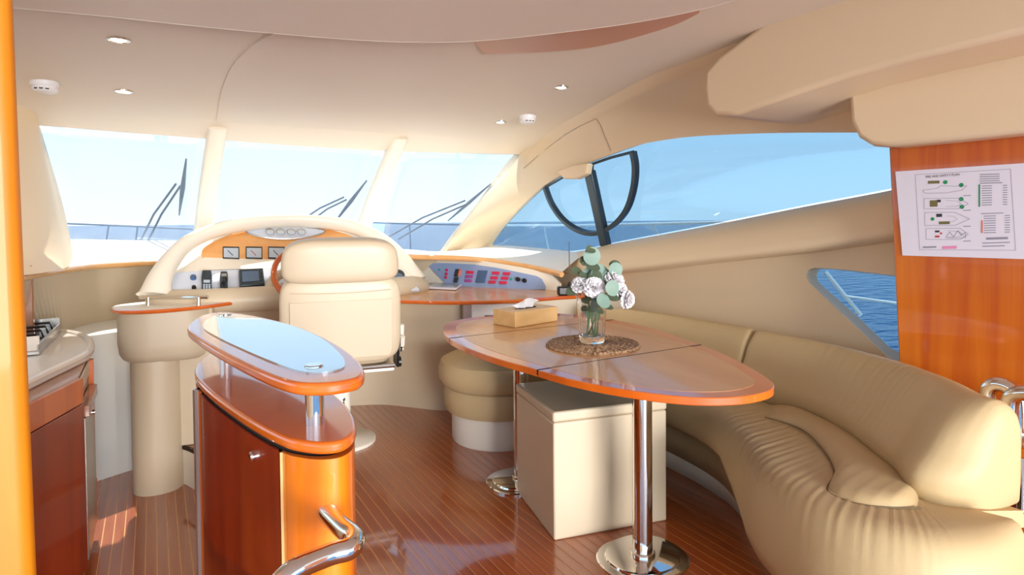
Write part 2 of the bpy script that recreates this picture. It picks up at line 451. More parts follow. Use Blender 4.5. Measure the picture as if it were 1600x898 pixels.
MB().loft([[pa-sidev, pa+sidev, pa+sidev+dep, pa-sidev+dep], [pb_-sidev, pb_+sidev, pb_+sidev+dep, pb_-sidev+dep]], wrap=True, caps=True).build('mullion', 'dark_metal', win4, bevel=0.006)

# coaming under the side window down to the padded ledge
L_px = [(752, 392), (800, 400), (850, 412), (885, 424), (960, 420), (1100, 402), (1250, 384), (1397, 362), (1640, 330)]
L = [at(px, py, X=x) for (px, py), x in zip(L_px, [2.78, 2.72, 2.66, 2.62, 2.60, 2.60, 2.60, 2.60, 2.60])]
Ls = spline(L, n)
rows2 = [[p+Vector((0.05, 0, 0.0)) for p in Cs], Cs]
for t in (0.15, 0.3, 0.45, 0.6, 0.75, 0.9, 1.0):
    rows2.append([c_.lerp(l_, t)+Vector((-0.02*math.sin(math.pi*t), 0, 0.03*math.sin(math.pi*t))) for c_, l_ in zip(Cs, Ls)])
rows2.append([p+Vector((0.01, 0, -0.02)) for p in Ls])
rows2.append([p+Vector((0.13, 0, -0.03)) for p in Ls])
rows2.append([Vector((2.78, p.y, p.z-0.05)) for p in Ls])
struct(MB().loft(rows2).build('wall_starboard', 'leatherette', ang=60), 'sloping cream coaming below the side window')
# lower wall with the triangular hull window
WX = 2.74
hole = [at(px, py, X=WX) for px, py in [(1259, 430), (1262, 422), (1272, 418), (1320, 421), (1440, 436), (1440, 605), (1385, 556), (1335, 508), (1278, 455), (1263, 440)]]
hole[4].y = 1.30; hole[5].y = 1.30
ul = [Vector((WX, p.y, p.z-0.03)) for p in Ls]
ul = [p for p in ul if p.y > 0.5]
outer = ul+[Vector((WX, 0.5, ul[-1].z)), Vector((WX, 0.5, 0)), Vector((WX, ul[0].y, 0))]
bm = bmesh.new()
vo = [bm.verts.new(p) for p in outer]; vh = [bm.verts.new(p) for p in hole]
ed = [bm.edges.new((vo[i], vo[(i+1) % len(vo)])) for i in range(len(vo))]+[bm.edges.new((vh[i], vh[(i+1) % len(vh)])) for i in range(len(vh))]
bmesh.ops.triangle_fill(bm, edges=ed, use_beauty=True, normal=(1, 0, 0))
bm.verts.ensure_lookup_table(); bm.verts.index_update()
mb = MB().add([v.co.copy() for v in bm.verts], [[v.index for v in f.verts] for f in bm.faces]); bm.free()
wl_ = struct(mb.build('wall_starboard', 'leatherette'), 'tan padded lower starboard wall behind the sofa')
win5 = thing('window_5', 'small triangular hull window looking down on the sea', 'window', (WX, 1.6, 0.7)); del win5['category']; win5['kind'] = 'structure'
hole_in = [at(px, py, X=WX+0.07) for px, py in [(1276, 430), (1279, 422), (1290, 420), (1330, 424), (1440, 440), (1440, 592), (1390, 542), (1340, 494), (1292, 452), (1279, 440)]]
hole_in[4].y = 1.2; hole_in[5].y = 1.2
hc = sum(hole_in, Vector())/len(hole_in)
lab(MB().loft([hole, hole_in], wrap=True).build('reveal', 'vinyl', win5), 'grey beige window reveal')
lab(MB().slab(hole_in, (0.006, 0, 0)).build('pane', 'glass_side', win5), 'tinted glass')

# foredeck and side decks outside
dk = spline([(-1.6, -1.9, 0), (-1.75, 3.0, 0), (-1.5, 6.0, 0), (-0.6, 9.0, 0), (1.0, 11.0, 0), (2.6, 9.0, 0), (3.6, 6.0, 0), (3.75, 3.0, 0), (3.7, -1.9, 0)], 60)
inner_d = [Vector((lerp(1.0, p.x, 0.72) if p.y < 5.6 else lerp(1.0, p.x, 0.0), min(p.y, 5.6), 0)) for p in dk]
def dkz(p): return 0.30 if p.y < 3.5 else lerp(0.30, 0.86, min(1, (p.y-3.5)/2.5))
mb = MB().loft([[Vector((p.x, p.y, -1.8)) for p in dk], [Vector((p.x, p.y, dkz(p))) for p in dk],
                [Vector((lerp(p.x, q.x, 0.5), lerp(p.y, q.y, 0.5), dkz(p)+(0.06 if p.y > 5.6 else 0))) for p, q in zip(dk, inner_d)],
                [Vector((q.x, q.y, dkz(p)+(0.10 if p.y > 5.6 else 0))) for p, q in zip(dk, inner_d)]])
struct(mb.build('floor_foredeck', 'white_gel', ang=40), 'white foredeck and side decks outside the windows')

# guard rails and ropes outside
def rail(name, label, pts, r, mat='rail_white', extra=()):
    t = thing(name, label, 'railing', pts[0])
    MB().tube(pts, r, 8).build('top_rail', mat, t)
    for a, b_ in extra: MB().tube([a, b_], r*0.8, 8).build('stanchion', mat, t)
    return t
sr = [at(px, py, X=3.6) for px, py in [(742, 352), (900, 352), (1050, 349), (1200, 345)]]
rail('side_deck_rail', 'white guard rail outside the starboard side window', sr, 0.012, extra=[(at(1020, 349.5, X=3.6), at(1032, 380, X=3.6)), (at(850, 352, X=3.6), at(858, 392, X=3.6))])
fr_ = [at(px, py, Y=9.0) for px, py in [(60, 343), (105, 349), (200, 353), (300, 358)]]
rail('bow_rail', 'pale bow rail seen through the left windscreen pane', fr_, 0.012, 'wiper', extra=[(at(170, 352, Y=9), at(163, 396, Y=9)), (at(215, 354, Y=9), at(210, 396, Y=9))])
fr_ = [at(px, py, Y=9.0) for px, py in [(545, 346), (620, 349), (720, 351)]]
rail('bow_rail', 'pale bow rail seen through the right windscreen pane', fr_, 0.012, 'wiper', extra=[(at(640, 350, Y=9), at(642, 400, Y=9))])
hp = at(1290, 425, X=3.4), at(1345, 492, X=3.4)
tag(MB().tube([hp[0], hp[1]], 0.012, 8).build('mooring_rope', 'rail_white'), 'white rope crossing the triangular hull window diagonally', 'rope')
hp = at(1318, 462, X=3.4), at(1405, 474, X=3.4)
tag(MB().tube([hp[0], hp[1]], 0.007, 8).build('guard_wire', 'rail_white'), 'thin white wire running level across the triangular hull window', 'wire')

# ------------------------------------------------------------------ windscreen
panes = [((55, 195), (322, 216.5), (303, 379), (102, 376)), ((348, 219), (602, 235), (566, 388), (330, 380)), ((628, 237), (818, 241), (696, 394), (596, 390))]
labs = ['left windscreen pane between port pillar and first post', 'centre windscreen pane behind the helm', 'right windscreen pane beside the starboard pillar']
for i, q in enumerate(panes):
    a, b_, c_, d_ = at(*q[0], Y=4.72), at(*q[1], Y=4.72), at(*q[2], Y=5.42), at(*q[3], Y=5.42)
    rr = []
    for k in range(9):
        t = k/8; bow = 0.05*math.sin(math.pi*t)
        rr.append([a.lerp(d_, t).lerp(b_.lerp(c_, t), j/8)+Vector((0, bow*0.6, bow)) for j in range(9)])
    struct(MB().loft(rr).build('window_%d' % (i+1), 'glass_front', solid=0.006), labs[i])
for i, (a, b_, l) in enumerate([((339, 206), (314, 384), 'left cream windscreen post rising from the helm dashboard'), ((622, 222), (562, 372), 'right cream windscreen post leaning towards the helm seat')]):
    pa, pb_ = at(*a, Y=4.60), at(*b_, Y=5.38)
    pts = [pa+Vector((0, -0.06, 0.035)), pa, pa.lerp(pb_, 0.25)+Vector((0, 0.01, 0.02)), pa.lerp(pb_, 0.5)+Vector((0, 0.015, 0.03)), pa.lerp(pb_, 0.75)+Vector((0, 0.01, 0.02)), pb_]
    rr = []
    for k, p in enumerate(spline(pts, 20)):
        w = 0.062 if k > 1 else (0.05 if k == 1 else 0.03)
        rr.append([p+Vector((w*math.cos(q)*(abs(math.cos(q))**-0.4 if abs(math.cos(q)) > 0.05 else 1), 0.05*math.sin(q), 0.035*math.sin(q))) for q in [2*math.pi*j/16 for j in range(16)]])
    struct(MB().loft(rr, wrap=True, caps=True).build('trim_%d' % (i+1), 'cream'), l)

# port pillar and port side wall
PA = [at(px, py, Y=y) for px, py, y in [(55, 195, 4.72), (70, 245, 4.85), (88, 305, 4.95), (101, 360, 4.95), (106, 392, 4.72), (107, 416, 4.40)]]
PB = [at(px, py, Y=y) for px, py, y in [(20, 120, 4.15), (18, 180, 4.2), (16, 260, 4.2), (16, 340, 4.15), (16, 400, 4.0), (18, 432, 3.75)]]
PAs, PBs = spline(PA, 24), spline(PB, 24)
rr = [[p+Vector((0.01, 0.12, 0)) for p in PAs], PAs]
for t in (0.12, 0.3, 0.5, 0.7, 0.85, 1.0):
    rr.append([a.lerp(b_, t)+Vector((0.05, -0.05, 0))*math.sin(math.pi*t) for a, b_ in zip(PAs, PBs)])
rr.append([p+Vector((-0.5, -0.9, 0)) for p in PBs])
wp = struct(MB().loft(rr).build('wall_port', 'leatherette', ang=60), 'cream port windscreen pillar at the left of the dashboard')
sm = [at(px, py, Y=4.32) for px, py in [(26, 160), (34, 185), (42, 208), (48, 232), (40, 242), (28, 250)]]
# port wall with its own long window
mb = MB().box((-1.45, 1.6, 0.40), (0.06, 6.0, 1.24)).box((-1.45, 1.6, 1.90), (0.06, 6.0, 0.32))
struct(mb.build('wall_port', 'leatherette'), 'cream port wall below and above the galley window')
struct(MB().box((-1.45, 1.6, 1.38), (0.01, 6.0, 0.72)).build('window_6', 'glass_clear'), 'long clear port side window over the galley')


# ------------------------------------------------------------------ overhead lockers, wood bulkhead, paper
def locker(name, label, face_x, back_x, outline_yz, mat, bev):
    pts = [Vector((face_x, y, z)) for y, z in outline_yz]
    o = MB().slab(pts, (back_x-face_x, 0, 0)).build(name, mat, None, ang=40, bevel=bev, seg=4)
    return o
def yz(px, py, X): p = at(px, py, X=X); return (p.y, p.z)
f1 = 2.12
o = locker('overhead_duct', '', f1, 2.62, [yz(1150, 180, f1), yz(1118, 181, f1), yz(1103, 165, f1), yz(1100, 140, f1), yz(1101, 112, f1), yz(1122, 88, f1), (1.55, 2.06), (-0.6, 2.06), (-0.6, 1.80), yz(1420, 95, f1), yz(1326, 120, f1), yz(1240, 148, f1)], 'leatherette', 0.02)
tag(o, 'long cream overhead duct box with rounded nose under the ceiling', 'overhead box')
f2 = 2.40
o = locker('overhead_locker', '', f2, 2.8, [yz(1392, 229, f2), yz(1362, 228, f2), yz(1340, 215, f2), yz(1328, 190, f2), yz(1325, 150, f2), (yz(1326, 120, f2)[0], 1.785), (1.2, 1.785), (-0.6, 1.785), (-0.6, yz(1392, 229, f2)[1]), yz(1500, 218, f2)], 'leatherette', 0.02)
tag(o, 'short cream overhead locker above the wooden bulkhead', 'overhead box')
bx_ = 2.50
tp = at(1388, 229, X=bx_); bt = at(1406, 600, X=bx_)
pts = [Vector((bx_, tp.y, tp.z+0.03)), Vector((bx_, bt.y, bt.z)), Vector((bx_, bt.y, 0.0)), Vector((bx_, -1.2, 0.0)), Vector((bx_, -1.2, tp.z+0.03))]
o = MB().slab(pts, (0.10, 0.0, 0)).build('wall_bulkhead', 'wood_panel', bevel=0.006)
struct(o, 'varnished orange wood bulkhead on the right')
# printed plan
fp = bx_-0.004
pc = [at(px, py, X=fp) for px, py in [(1399, 268), (1410, 399)]]
pc += [at(px, py, X=fp) for px, py in [(1612, 405), (1612, 254)]]
paper = thing('safety_plan', 'white printed fire and safety plan sheet taped to the wooden bulkhead', 'paper notice', pc[1])
MB().slab(pc, (0.002, 0, 0)).build('sheet', 'paper', paper)
def pp(px, py): return at(px, py, X=fp-0.0006)
def line(pxs, w, mat, name):
    mb = MB()
    for a, b_ in zip(pxs[:-1], pxs[1:]):
        p, q = pp(*a), pp(*b_); t = (q-p)
        if t.length < 1e-6: continue
        s_ = Vector((1, 0, 0)).cross(t.normalized())*w/2
        mb.add([p-s_, q-s_, q+s_, p+s_], [(0, 1, 2, 3)])
    return mb.build(name, mat, paper)
def rect(x0, y0, x1, y1, mat, name, slope=-0.03):
    mb = MB().add([pp(x0, y0), pp(x0, y1), pp(x1, y1+(x1-x0)*slope), pp(x1, y0+(x1-x0)*slope)], [(0, 1, 2, 3)])
    return mb.build(name, mat, paper)
def lettering(txt, px, py, px2, py2, size_h, mat, name):
    """flat text mesh from pixel (px,py) baseline start to (px2,py2)"""
    cu = D.curves.new('t', 'FONT'); cu.body = txt; cu.size = 1.0
    ob = D.objects.new('t', cu); COL.objects.link(ob)
    me = ob.to_mesh(); vs = [v.co.copy() for v in me.vertices]; fs = [tuple(p.vertices) for p in me.polygons]
    ob.to_mesh_clear(); D.objects.remove(ob)
    if not vs: return
    w = max(v.x for v in vs); p, q = pp(px, py), pp(px2, py2); ex = (q-p)/w; ez = Vector((0, 0, 1))*size_h
    MB().add([p+ex*v.x+ez*v.y for v in vs], fs).build(name, mat, paper)
lettering('FIRE AND SAFETY PLAN', 1446, 278, 1499, 274, 0.012, 'ink', 'title_lettering')
# border of the drawing
line([(1430, 273), (1437, 390), (1587, 391), (1579, 264), (1430, 273)], 0.0012, 'ink_grey', 'border_line')
# four boat plans
line([(1442, 299), (1447, 302), (1480, 301), (1503, 297), (1511, 290), (1495, 291), (1470, 290), (1465, 294), (1442, 297), (1442, 299)], 0.0014, 'ink_grey', 'side_view_drawing')
rect(1450, 282.5, 1468, 287, 'ink_olive', 'key_block'); 
def dot(px, py, r, mat, name='green_marker'):
    c = pp(px, py); MB().add([c+Vector((0, r*math.cos(a), r*math.sin(a))) for a in [2*math.pi*k/12 for k in range(12)]], [tuple(range(12))]).build(name, mat, paper)
dot(1477, 284.5, 0.0075, 'ink_green'); dot(1502, 289, 0.0075, 'ink_green'); dot(1502, 311, 0.0075, 'ink_green'); dot(1503, 323, 0.0075, 'ink_green'); dot(1457, 342, 0.0065, 'ink_green')
for (x0, x1, xn, yt, yb, nm) in [(1444, 1498, 1513, 310, 326, 'deck_plan_drawing'), (1445, 1492, 1515, 332, 352, 'main_deck_drawing'), (1447, 1500, 1513, 357, 374, 'lower_deck_drawing')]:
    ym = (yt+yb)/2
    line([(x0, yt), (x1, yt-0.5), (xn, ym), (x1, yb), (x0, yb), (x0, yt)], 0.0014, 'ink_grey', nm)
    line([(x0+34, ym-5), (x1-2, ym-4), (x1+4, ym), (x1-2, ym+4), (x0+34, ym+5)], 0.001, 'ink_grey', nm)
rect(1453, 313, 1465, 323, 'ink_olive', 'key_block'); rect(1464, 312, 1470, 316, 'ink', 'key_block')
rect(1463, 334, 1472, 339, 'ink', 'key_block'); rect(1467, 346, 1484, 350.5, 'ink_olive', 'key_block')
rect(1461, 360, 1468, 363, 'ink', 'key_block'); rect(1461, 368, 1468, 371, 'ink_red', 'key_block'); rect(1469, 363, 1472, 366, 'ink_red', 'key_block')
line([(1478, 371), (1484, 362), (1490, 370), (1497, 360), (1502, 368), (1508, 363), (1509, 371), (1496, 372), (1478, 371)], 0.0016, 'ink_grey', 'cabin_outline')
rect(1529, 288, 1531.5, 323, 'ink_green', 'legend_bar'); rect(1533, 344, 1535.5, 364, 'orange_led', 'legend_bar')
for k in range(9):
    rect(1534, 290+k*3.7, 1550, 291.3+k*3.7, 'ink_grey', 'legend_line'); rect(1567, 289+k*3.7, 1574, 290.3+k*3.7, 'ink_grey', 'legend_line')
for k in range(8):
    rect(1537, 337+k*3.7, 1556, 338.3+k*3.7, 'ink_grey', 'legend_line'); rect(1570, 336+k*3.7, 1578, 337.3+k*3.7, 'ink_grey', 'legend_line')
for k in range(4): rect(1531, 272+k*3.4, 1562, 273.4+k*3.4, 'ink_grey', 'legend_line')
rect(1531, 285.5, 1566, 287, 'ink_grey', 'legend_line'); rect(1533, 333, 1568, 334.3, 'ink_grey', 'legend_line')
rect(1541, 371, 1575, 374.5, 'ink_grey', 'legend_line'); rect(1535, 379, 1578, 380.5, 'ink_grey', 'legend_line'); rect(1535, 384, 1570, 385.5, 'ink_grey', 'legend_line')
rect(1442, 385, 1463, 387.5, 'ink_grey', 'legend_line'); rect(1472, 384.5, 1495, 389, 'ink_pink', 'stamp')
for y in (305, 328, 353, 376): rect(1505, y, 1517, y+1.2, 'ink_grey', 'caption_line')

# wooden pillar at the far left
q = [at(20, 12, Y=1.27), at(57, 898, Y=1.27)]
prof = []
for p in (q[0]+(q[0]-q[1])*0.25, q[1]+(q[1]-q[0])*0.5):
    prof.append([p+Vector(v) for v in [(-0.55, -0.02, 0), (-0.02, -0.02, 0), (-0.006, -0.014, 0), (0, 0, 0), (-0.004, 0.02, 0), (-0.02, 0.03, 0), (-0.55, 0.03, 0)]])
struct(MB().loft(prof, wrap=True, caps=True).build('wall_partition', 'wood_pillar', ang=60), 'varnished orange wooden partition edge at the far left')

# ------------------------------------------------------------------ ceiling lamps and smoke detectors
def downlight(px, py, z, label):
    p = at(px, py, Z=z); p.z = ceil_z(p.x, p.y)
    if 0.33 < p.x < 1.55: p.z -= 0.007
    t = thing('ceiling_light', label, 'ceiling light', p, 'recessed ceiling lights')
    MB().lathe([(0.026, 0.004), (0.026, -0.003), (0.036, -0.006), (0.042, -0.004), (0.043, 0.004)], p, 28).build('bezel', 'chrome', t)
    MB().lathe([(0.026, 0.003), (0.025, -0.004), (0.012, -0.006), (0.002, -0.0065)], p, 24).build('bulb_lens', 'lamp_glow', t)
    ld = D.lights.new('lamp', 'SPOT'); lo = D.objects.new('lamp', ld); COL.objects.link(lo); lo.parent = t
    lo.location = (0, 0, -0.03); ld.energy = 4; ld.spot_size = math.radians(130); ld.spot_blend = 0.8; ld.color = (1, 0.86, 0.66); ld.shadow_soft_size = 0.03
downlight(185, 57, 2.0, 'round recessed ceiling light nearest the wooden partition at upper left')
downlight(193, 140, 1.95, 'round recessed ceiling light above the left windscreen pane')
downlight(877, 135, 2.0, 'round recessed ceiling light above the flower vase side')
downlight(782, 189, 1.95, 'round recessed ceiling light right beside a smoke detector')
def detector(px, py, z, label):
    p = at(px, py-6, Z=z); p.z = ceil_z(p.x, p.y)
    t = thing('smoke_detector', label, 'smoke detector', p, 'smoke detectors on the ceiling')
    MB().lathe([(0.058, 0.004), (0.060, -0.012), (0.056, -0.020)], p, 32).build('base', 'white_plastic', t)
    h = MB().lathe([(0.052, -0.018), (0.054, -0.034), (0.046, -0.046), (0.030, -0.052), (0.002, -0.053)], p, 32).build('housing', 'white_plastic', t)
    for a in (-2.2, -1.75, -1.3):
        d = Vector((math.cos(a), math.sin(a), 0))
        MB().box(p+d*0.0505+Vector((0, 0, -0.036)), (0.006, 0.014, 0.007), rz=a).build('vent_slot', 'rubber', h)
detector(70, 132, 1.945, 'round white smoke detector at upper left near the port pillar')
detector(824, 193, 1.93, 'round white smoke detector above the starboard windscreen pillar')

# ------------------------------------------------------------------ helm console
con = thing('helm_console', 'cream helm dashboard with arched instrument hood and wooden trim', 'dashboard', (0.85, 4.3, 0))
trL = [at(px, py, Z=1.0) for px, py in [(-10, 445), (38, 431), (75, 424), (105, 419), (150, 414), (200, 411), (240, 409)]]
trR = [at(px, py, Z=z) for px, py, z in [(640, 400, 1.0), (700, 401, 0.995)]]+[at(760, 405, Y=4.12), at(820, 414, Y=3.85), at(860, 422, Y=3.62), at(878, 427, Y=3.5)]
mid = [Vector((0.35, 4.58, 1.0)), Vector((0.85, 4.62, 1.0)), Vector((1.3, 4.5, 1.0))]
edge = spline(trL+mid+trR, 70)
wb_l = [Vector((-1.0, 4.5, 1.07)), Vector((-0.7, 5.1, 1.08))]+[p+Vector((0, 0.05, -0.03)) for p in WB]+[Vector((2.75, 5.0, 0.99)), Vector((2.82, 4.4, 0.985)), Vector((2.8, 3.7, 0.97))]
back = spline(wb_l, 70)
rr = [[e_+Vector((0, 0, -0.01)) for e_ in edge]]
for t in (0.0, 0.2, 0.4, 0.6, 0.8, 1.0):
    rr.append([e_.lerp(b_, t)+Vector((0, 0, 0.008+0.03*math.sin(math.pi*t*0.5))) for e_, b_ in zip(edge, back)])
rr.append([p+Vector((0, 0.1, -0.3)) for p in back])
MB().loft(rr).build('dash_top', 'cream', con, ang=50)
lab(MB().tube([p+Vector((0, 0, -0.008)) for p in spline(trL+[Vector((0.2, 4.56, 1.0))], 40)], 0.017, 10).build('wood_trim', 'wood_trim', con), 'pale wooden trim along the port dash edge')
lab(MB().tube([p+Vector((0, 0, -0.008)) for p in spline([Vector((1.45, 4.4, 1.0))]+trR, 40)], 0.020, 10).build('wood_trim', 'wood_trim', con), 'pale wooden trim along the starboard dash edge')
# faces under the trim
und = [[p+Vector((0, 0.01, -0.01)) for p in edge], [p+Vector((0, 0.06 if p.x < 0.6 else 0.30, -0.03)) for p in edge], [Vector((p.x, max(p.y+0.12, 4.42) if p.x < 0.6 else p.y+0.45, 0.60 if p.x < 0.6 else 0.74)) for p in edge]]
MB().loft(und).build('under_dash', 'vinyl', con, ang=50)
# console front wall
fl = spline([(0.16, 4.22, 0), (0.6, 4.25, 0), (1.0, 4.2, 0), at(590, 632, Z=0), at(640, 636, Z=0), at(690, 641, Z=0), (1.85, 3.62, 0), (2.15, 3.42, 0), (2.5, 3.28, 0), (2.76, 3.2, 0)], 50)
MB().loft([[p for p in fl], [Vector((p.x, p.y, 0.4)) for p in fl], [Vector((p.x, p.y, 0.755)) for p in fl]]).build('console_front', 'vinyl', con, ang=60)
# shelf
sf = spline([(1.15, 3.86, 0), at(620, 470, Z=0.755), at(700, 472, Z=0.755), at(800, 470, Z=0.755), at(880, 464, Z=0.755), (2.55, 3.2, 0), (2.76, 3.1, 0)], 30)
shp = [Vector((p.x, p.y, 0)) for p in sf]+[Vector((2.76, 4.2, 0)), Vector((1.3, 4.5, 0))]
MB().prism(shp, 0.740, 0.762).build('chart_shelf', 'wood_top', con, bevel=0.004)
lab(MB().tube([Vector((p.x, p.y, 0.751)) for p in sf], 0.0125, 8).build('shelf_edge', 'wood_edge', con), 'orange wooden shelf edge')
# padded roll under the instruments
rl = spline([(-0.03, 4.13, 0.80), (0.12, 4.02, 0.80), (0.45, 3.95, 0.80), (0.85, 3.93, 0.80), (1.25, 3.95, 0.80), (1.50, 4.02, 0.805), at(664, 449, Y=4.22)], 40)
MB().tube(rl, lambda t: 0.075*min(1, math.sqrt(max(0.02, min(t, 1-t)*14))), 14).build('padded_roll', 'vinyl', con)
MB().loft([[p+Vector((0, 0.0, -0.03)) for p in rl], [Vector((p.x, p.y+0.10, 0.62)) for p in rl], [Vector((p.x, p.y+0.2, 0.45)) for p in rl]]).build('knee_panel', 'vinyl', con, ang=60)
# lower instrument panel
P1, N1 = (0.8, 4.02, 0.845), Vector((0, -0.55, 0.835)).normalized()
def l1(px, py, off=0.0): return at(px, py, P=Vector(P1)+N1*off, N=N1)
q = [l1(*p) for p in [(236, 462), (262, 427), (300, 423), (380, 420), (440, 418), (560, 420), (630, 425), (656, 452)]]
MB().slab(q, -N1*0.02).build('lower_panel', 'pale_panel', con, bevel=0.004)
# cream band between the two panels
P2, N2 = (0.8, 4.24, 0.98), Vector((0, -0.62, 0.78)).normalized()
def l2(px, py, off=0.0): return at(px, py, P=Vector(P2)+N2*off, N=N2)
band = [[l2(px, py) for px, py in [(262, 430), (300, 410), (320, 402), (380, 404), (440, 405), (520, 405), (580, 404), (632, 430)]],
        [l1(px, py) for px, py in [(262, 430), (300, 424), (330, 421.5), (380, 420), (440, 418.5), (520, 419), (590, 422), (632, 430)]]]
MB().loft(band).build('cream_band', 'cream', con)
hb = [l2(px, py, -0.012) for px, py in [(262, 438), (285, 400), (318, 372), (352, 356), (400, 348), (450, 345), (500, 347), (545, 355), (590, 374), (625, 405), (645, 440)]]
MB().slab(hb, -N2*0.03).build('hood_back', 'cream', con)
wpn = [l2(px, py) for px, py in spline([(318, 404, 0), (315, 396, 0), (320, 386, 0), (345, 372, 0), (375, 361, 0), (410, 355, 0), (450, 353, 0), (490, 355, 0), (525, 361, 0), (555, 371, 0), (580, 384, 0), (588, 398, 0), (583, 405, 0)], 40) for px, py in [(px, py)]] if False else [l2(p.x, p.y) for p in spline([(318, 404, 0), (315, 396, 0), (320, 386, 0), (345, 372, 0), (375, 361, 0), (410, 355, 0), (450, 353, 0), (490, 355, 0), (525, 361, 0), (555, 371, 0), (580, 384, 0), (588, 398, 0), (583, 405, 0)], 40)]
ip = MB().slab(wpn, -N2*0.015).build('instrument_panel', 'wood_dash', con)
lab(ip, 'light wooden instrument panel')
eye = spline([(384, 361, 0), (415, 356, 0), (447, 354, 0), (480, 356, 0), (508, 361, 0), (485, 369, 0), (447, 373, 0), (410, 370, 0)], 40, True)
MB().slab([l2(p.x, p.y, 0.008) for p in eye], -N2*0.012).build('gauge_plate', 'pale_panel', ip)
MB().tube([l2(p.x, p.y, 0.008) for p in eye], 0.004, 6, closed=True).build('gauge_plate_rim', 'steel', ip)
def disc(mbn, c, N, r, h, mat, parent, n=24):
    R = N.to_track_quat('Z', 'Y').to_matrix()
    return MB().lathe([(r*0.2, -0.002), (r, -0.002), (r, h*0.7), (r*0.85, h), (r*0.02, h)], c, n, R).build(mbn, mat, parent)
for x in (422, 438.5, 455, 471):
    g = disc('round_gauge', l2(x, 362.5, 0.008), N2, 0.030, 0.012, 'steel', con)
    disc('dial', l2(x, 362.5, 0.02), N2, 0.024, 0.002, 'dial', g)
for x in (361, 397, 432, 467):
    fr = MB().slab([l2(x-13, 384.5, 0.006), l2(x+13, 385, 0.006), l2(x+13, 404, 0.006), l2(x-13, 403, 0.006)], -N2*0.012).build('instrument', 'black', con, bevel=0.003)
    MB().slab([l2(x-11.5, 387, 0.008), l2(x+11.5, 387.3, 0.008), l2(x+11.5, 402.3, 0.008), l2(x-11.5, 401.5, 0.008)], -N2*0.006).build('display', 'lcd', fr)
    a0 = l2(x+3, 399, 0.009); a1 = l2(x-5, 391, 0.009)
    MB().tube([a0, a1], 0.0022, 6).build('needle', 'ink' if x != 397 else 'ink_red', fr)
# hood arch
hp_ = [at(243, 462, Y=4.04), at(250, 436, Y=4.09), at(268, 405, Y=4.20), at(296, 378, Y=4.32), at(340, 359, Y=4.43), at(395, 349, Y=4.49), at(450, 346, Y=4.52), at(505, 347.5, Y=4.51), at(555, 356, Y=4.46), at(598, 377, Y=4.37), at(628, 407, Y=4.26), at(650, 440, Y=4.18)]
hs = spline(hp_, 60)
rr = []
for i, p in enumerate(hs):
    t = (hs[min(i+1, 59)]-hs[max(i-1, 0)]).normalized(); nrm = N2; s_ = t.cross(nrm).normalized(); nn = s_.cross(t)
    u = i/59; w = lerp(0.10, 0.032, math.sin(math.pi*u)**0.6)
    rr.append([p+s_*w*math.cos(a)+nn*0.055*math.sin(a) for a in [2*math.pi*k/16 for k in range(16)]])
lab(MB().loft(rr, wrap=True, caps=True).build('hood_arch', 'cream', con), 'thick cream padded arch over the instruments')
# panel knobs and gauges on the lower panel
disc('compass_repeater', l1(622, 431, 0.0), N1, 0.042, 0.03, 'dark_metal', con)
disc('compass_face', l1(622, 431, 0.031), N1, 0.033, 0.003, 'screen', con)
disc('ignition_switch', l1(302, 435), N1, 0.017, 0.02, 'navy_pad', con)
disc('toggle_knob', l1(303, 451), N1, 0.012, 0.02, 'black', con)
disc('toggle_knob', l1(375, 452), N1, 0.011, 0.02, 'steel', con)
MB().slab([l1(338, 450, 0.004), l1(425, 447, 0.004), l1(425, 449.5, 0.004), l1(338, 453, 0.004)], -N1*0.006).build('slot_strip', 'black', con)
MB().slab([l1(393, 449, 0.012), l1(414, 448.5, 0.012), l1(414, 453, 0.012), l1(393, 453.5, 0.012)], -N1*0.014).build('control_pad', 'black', con)
# wheel
wc = Vector((0.81, 3.86, 0.935)); wN = Vector((0, -0.82, 0.57)).normalized()
wR = wN.to_track_quat('Z', 'Y').to_matrix()
ring = [wc+wR@Vector((0.195*math.cos(a), 0.195*math.sin(a), 0)) for a in [2*math.pi*k/48 for k in range(48)]]
sw = MB().tube(ring, 0.017, 12, closed=True).build('steering_wheel', 'wood_edge', con); lab(sw, 'varnished wooden steering wheel rim')
MB().lathe([(0.02, -0.02), (0.05, -0.02), (0.055, 0.01), (0.03, 0.03), (0.003, 0.032)], wc-wN*0.03, 24, wR).build('hub', 'chrome', sw)
for a in (0.3, 2.2, 3.5, 5.2):
    MB().tube([wc-wN*0.02+wR@Vector((0.04*math.cos(a), 0.04*math.sin(a), 0)), wc+wR@Vector((0.19*math.cos(a), 0.19*math.sin(a), 0))], 0.008, 8).build('spoke', 'chrome', sw)
MB().tube([wc-wN*0.03, wc-wN*0.25], 0.03, 12).build('column', 'vinyl', sw)
bn = spline([l1(420, 470, 0.02), l1(424, 445, 0.06), l1(432, 432, 0.08), l1(448, 428, 0.08), l1(470, 440, 0.06)], 16)
MB().tube(bn, 0.03, 10).build('wheel_binnacle', 'vinyl', con)

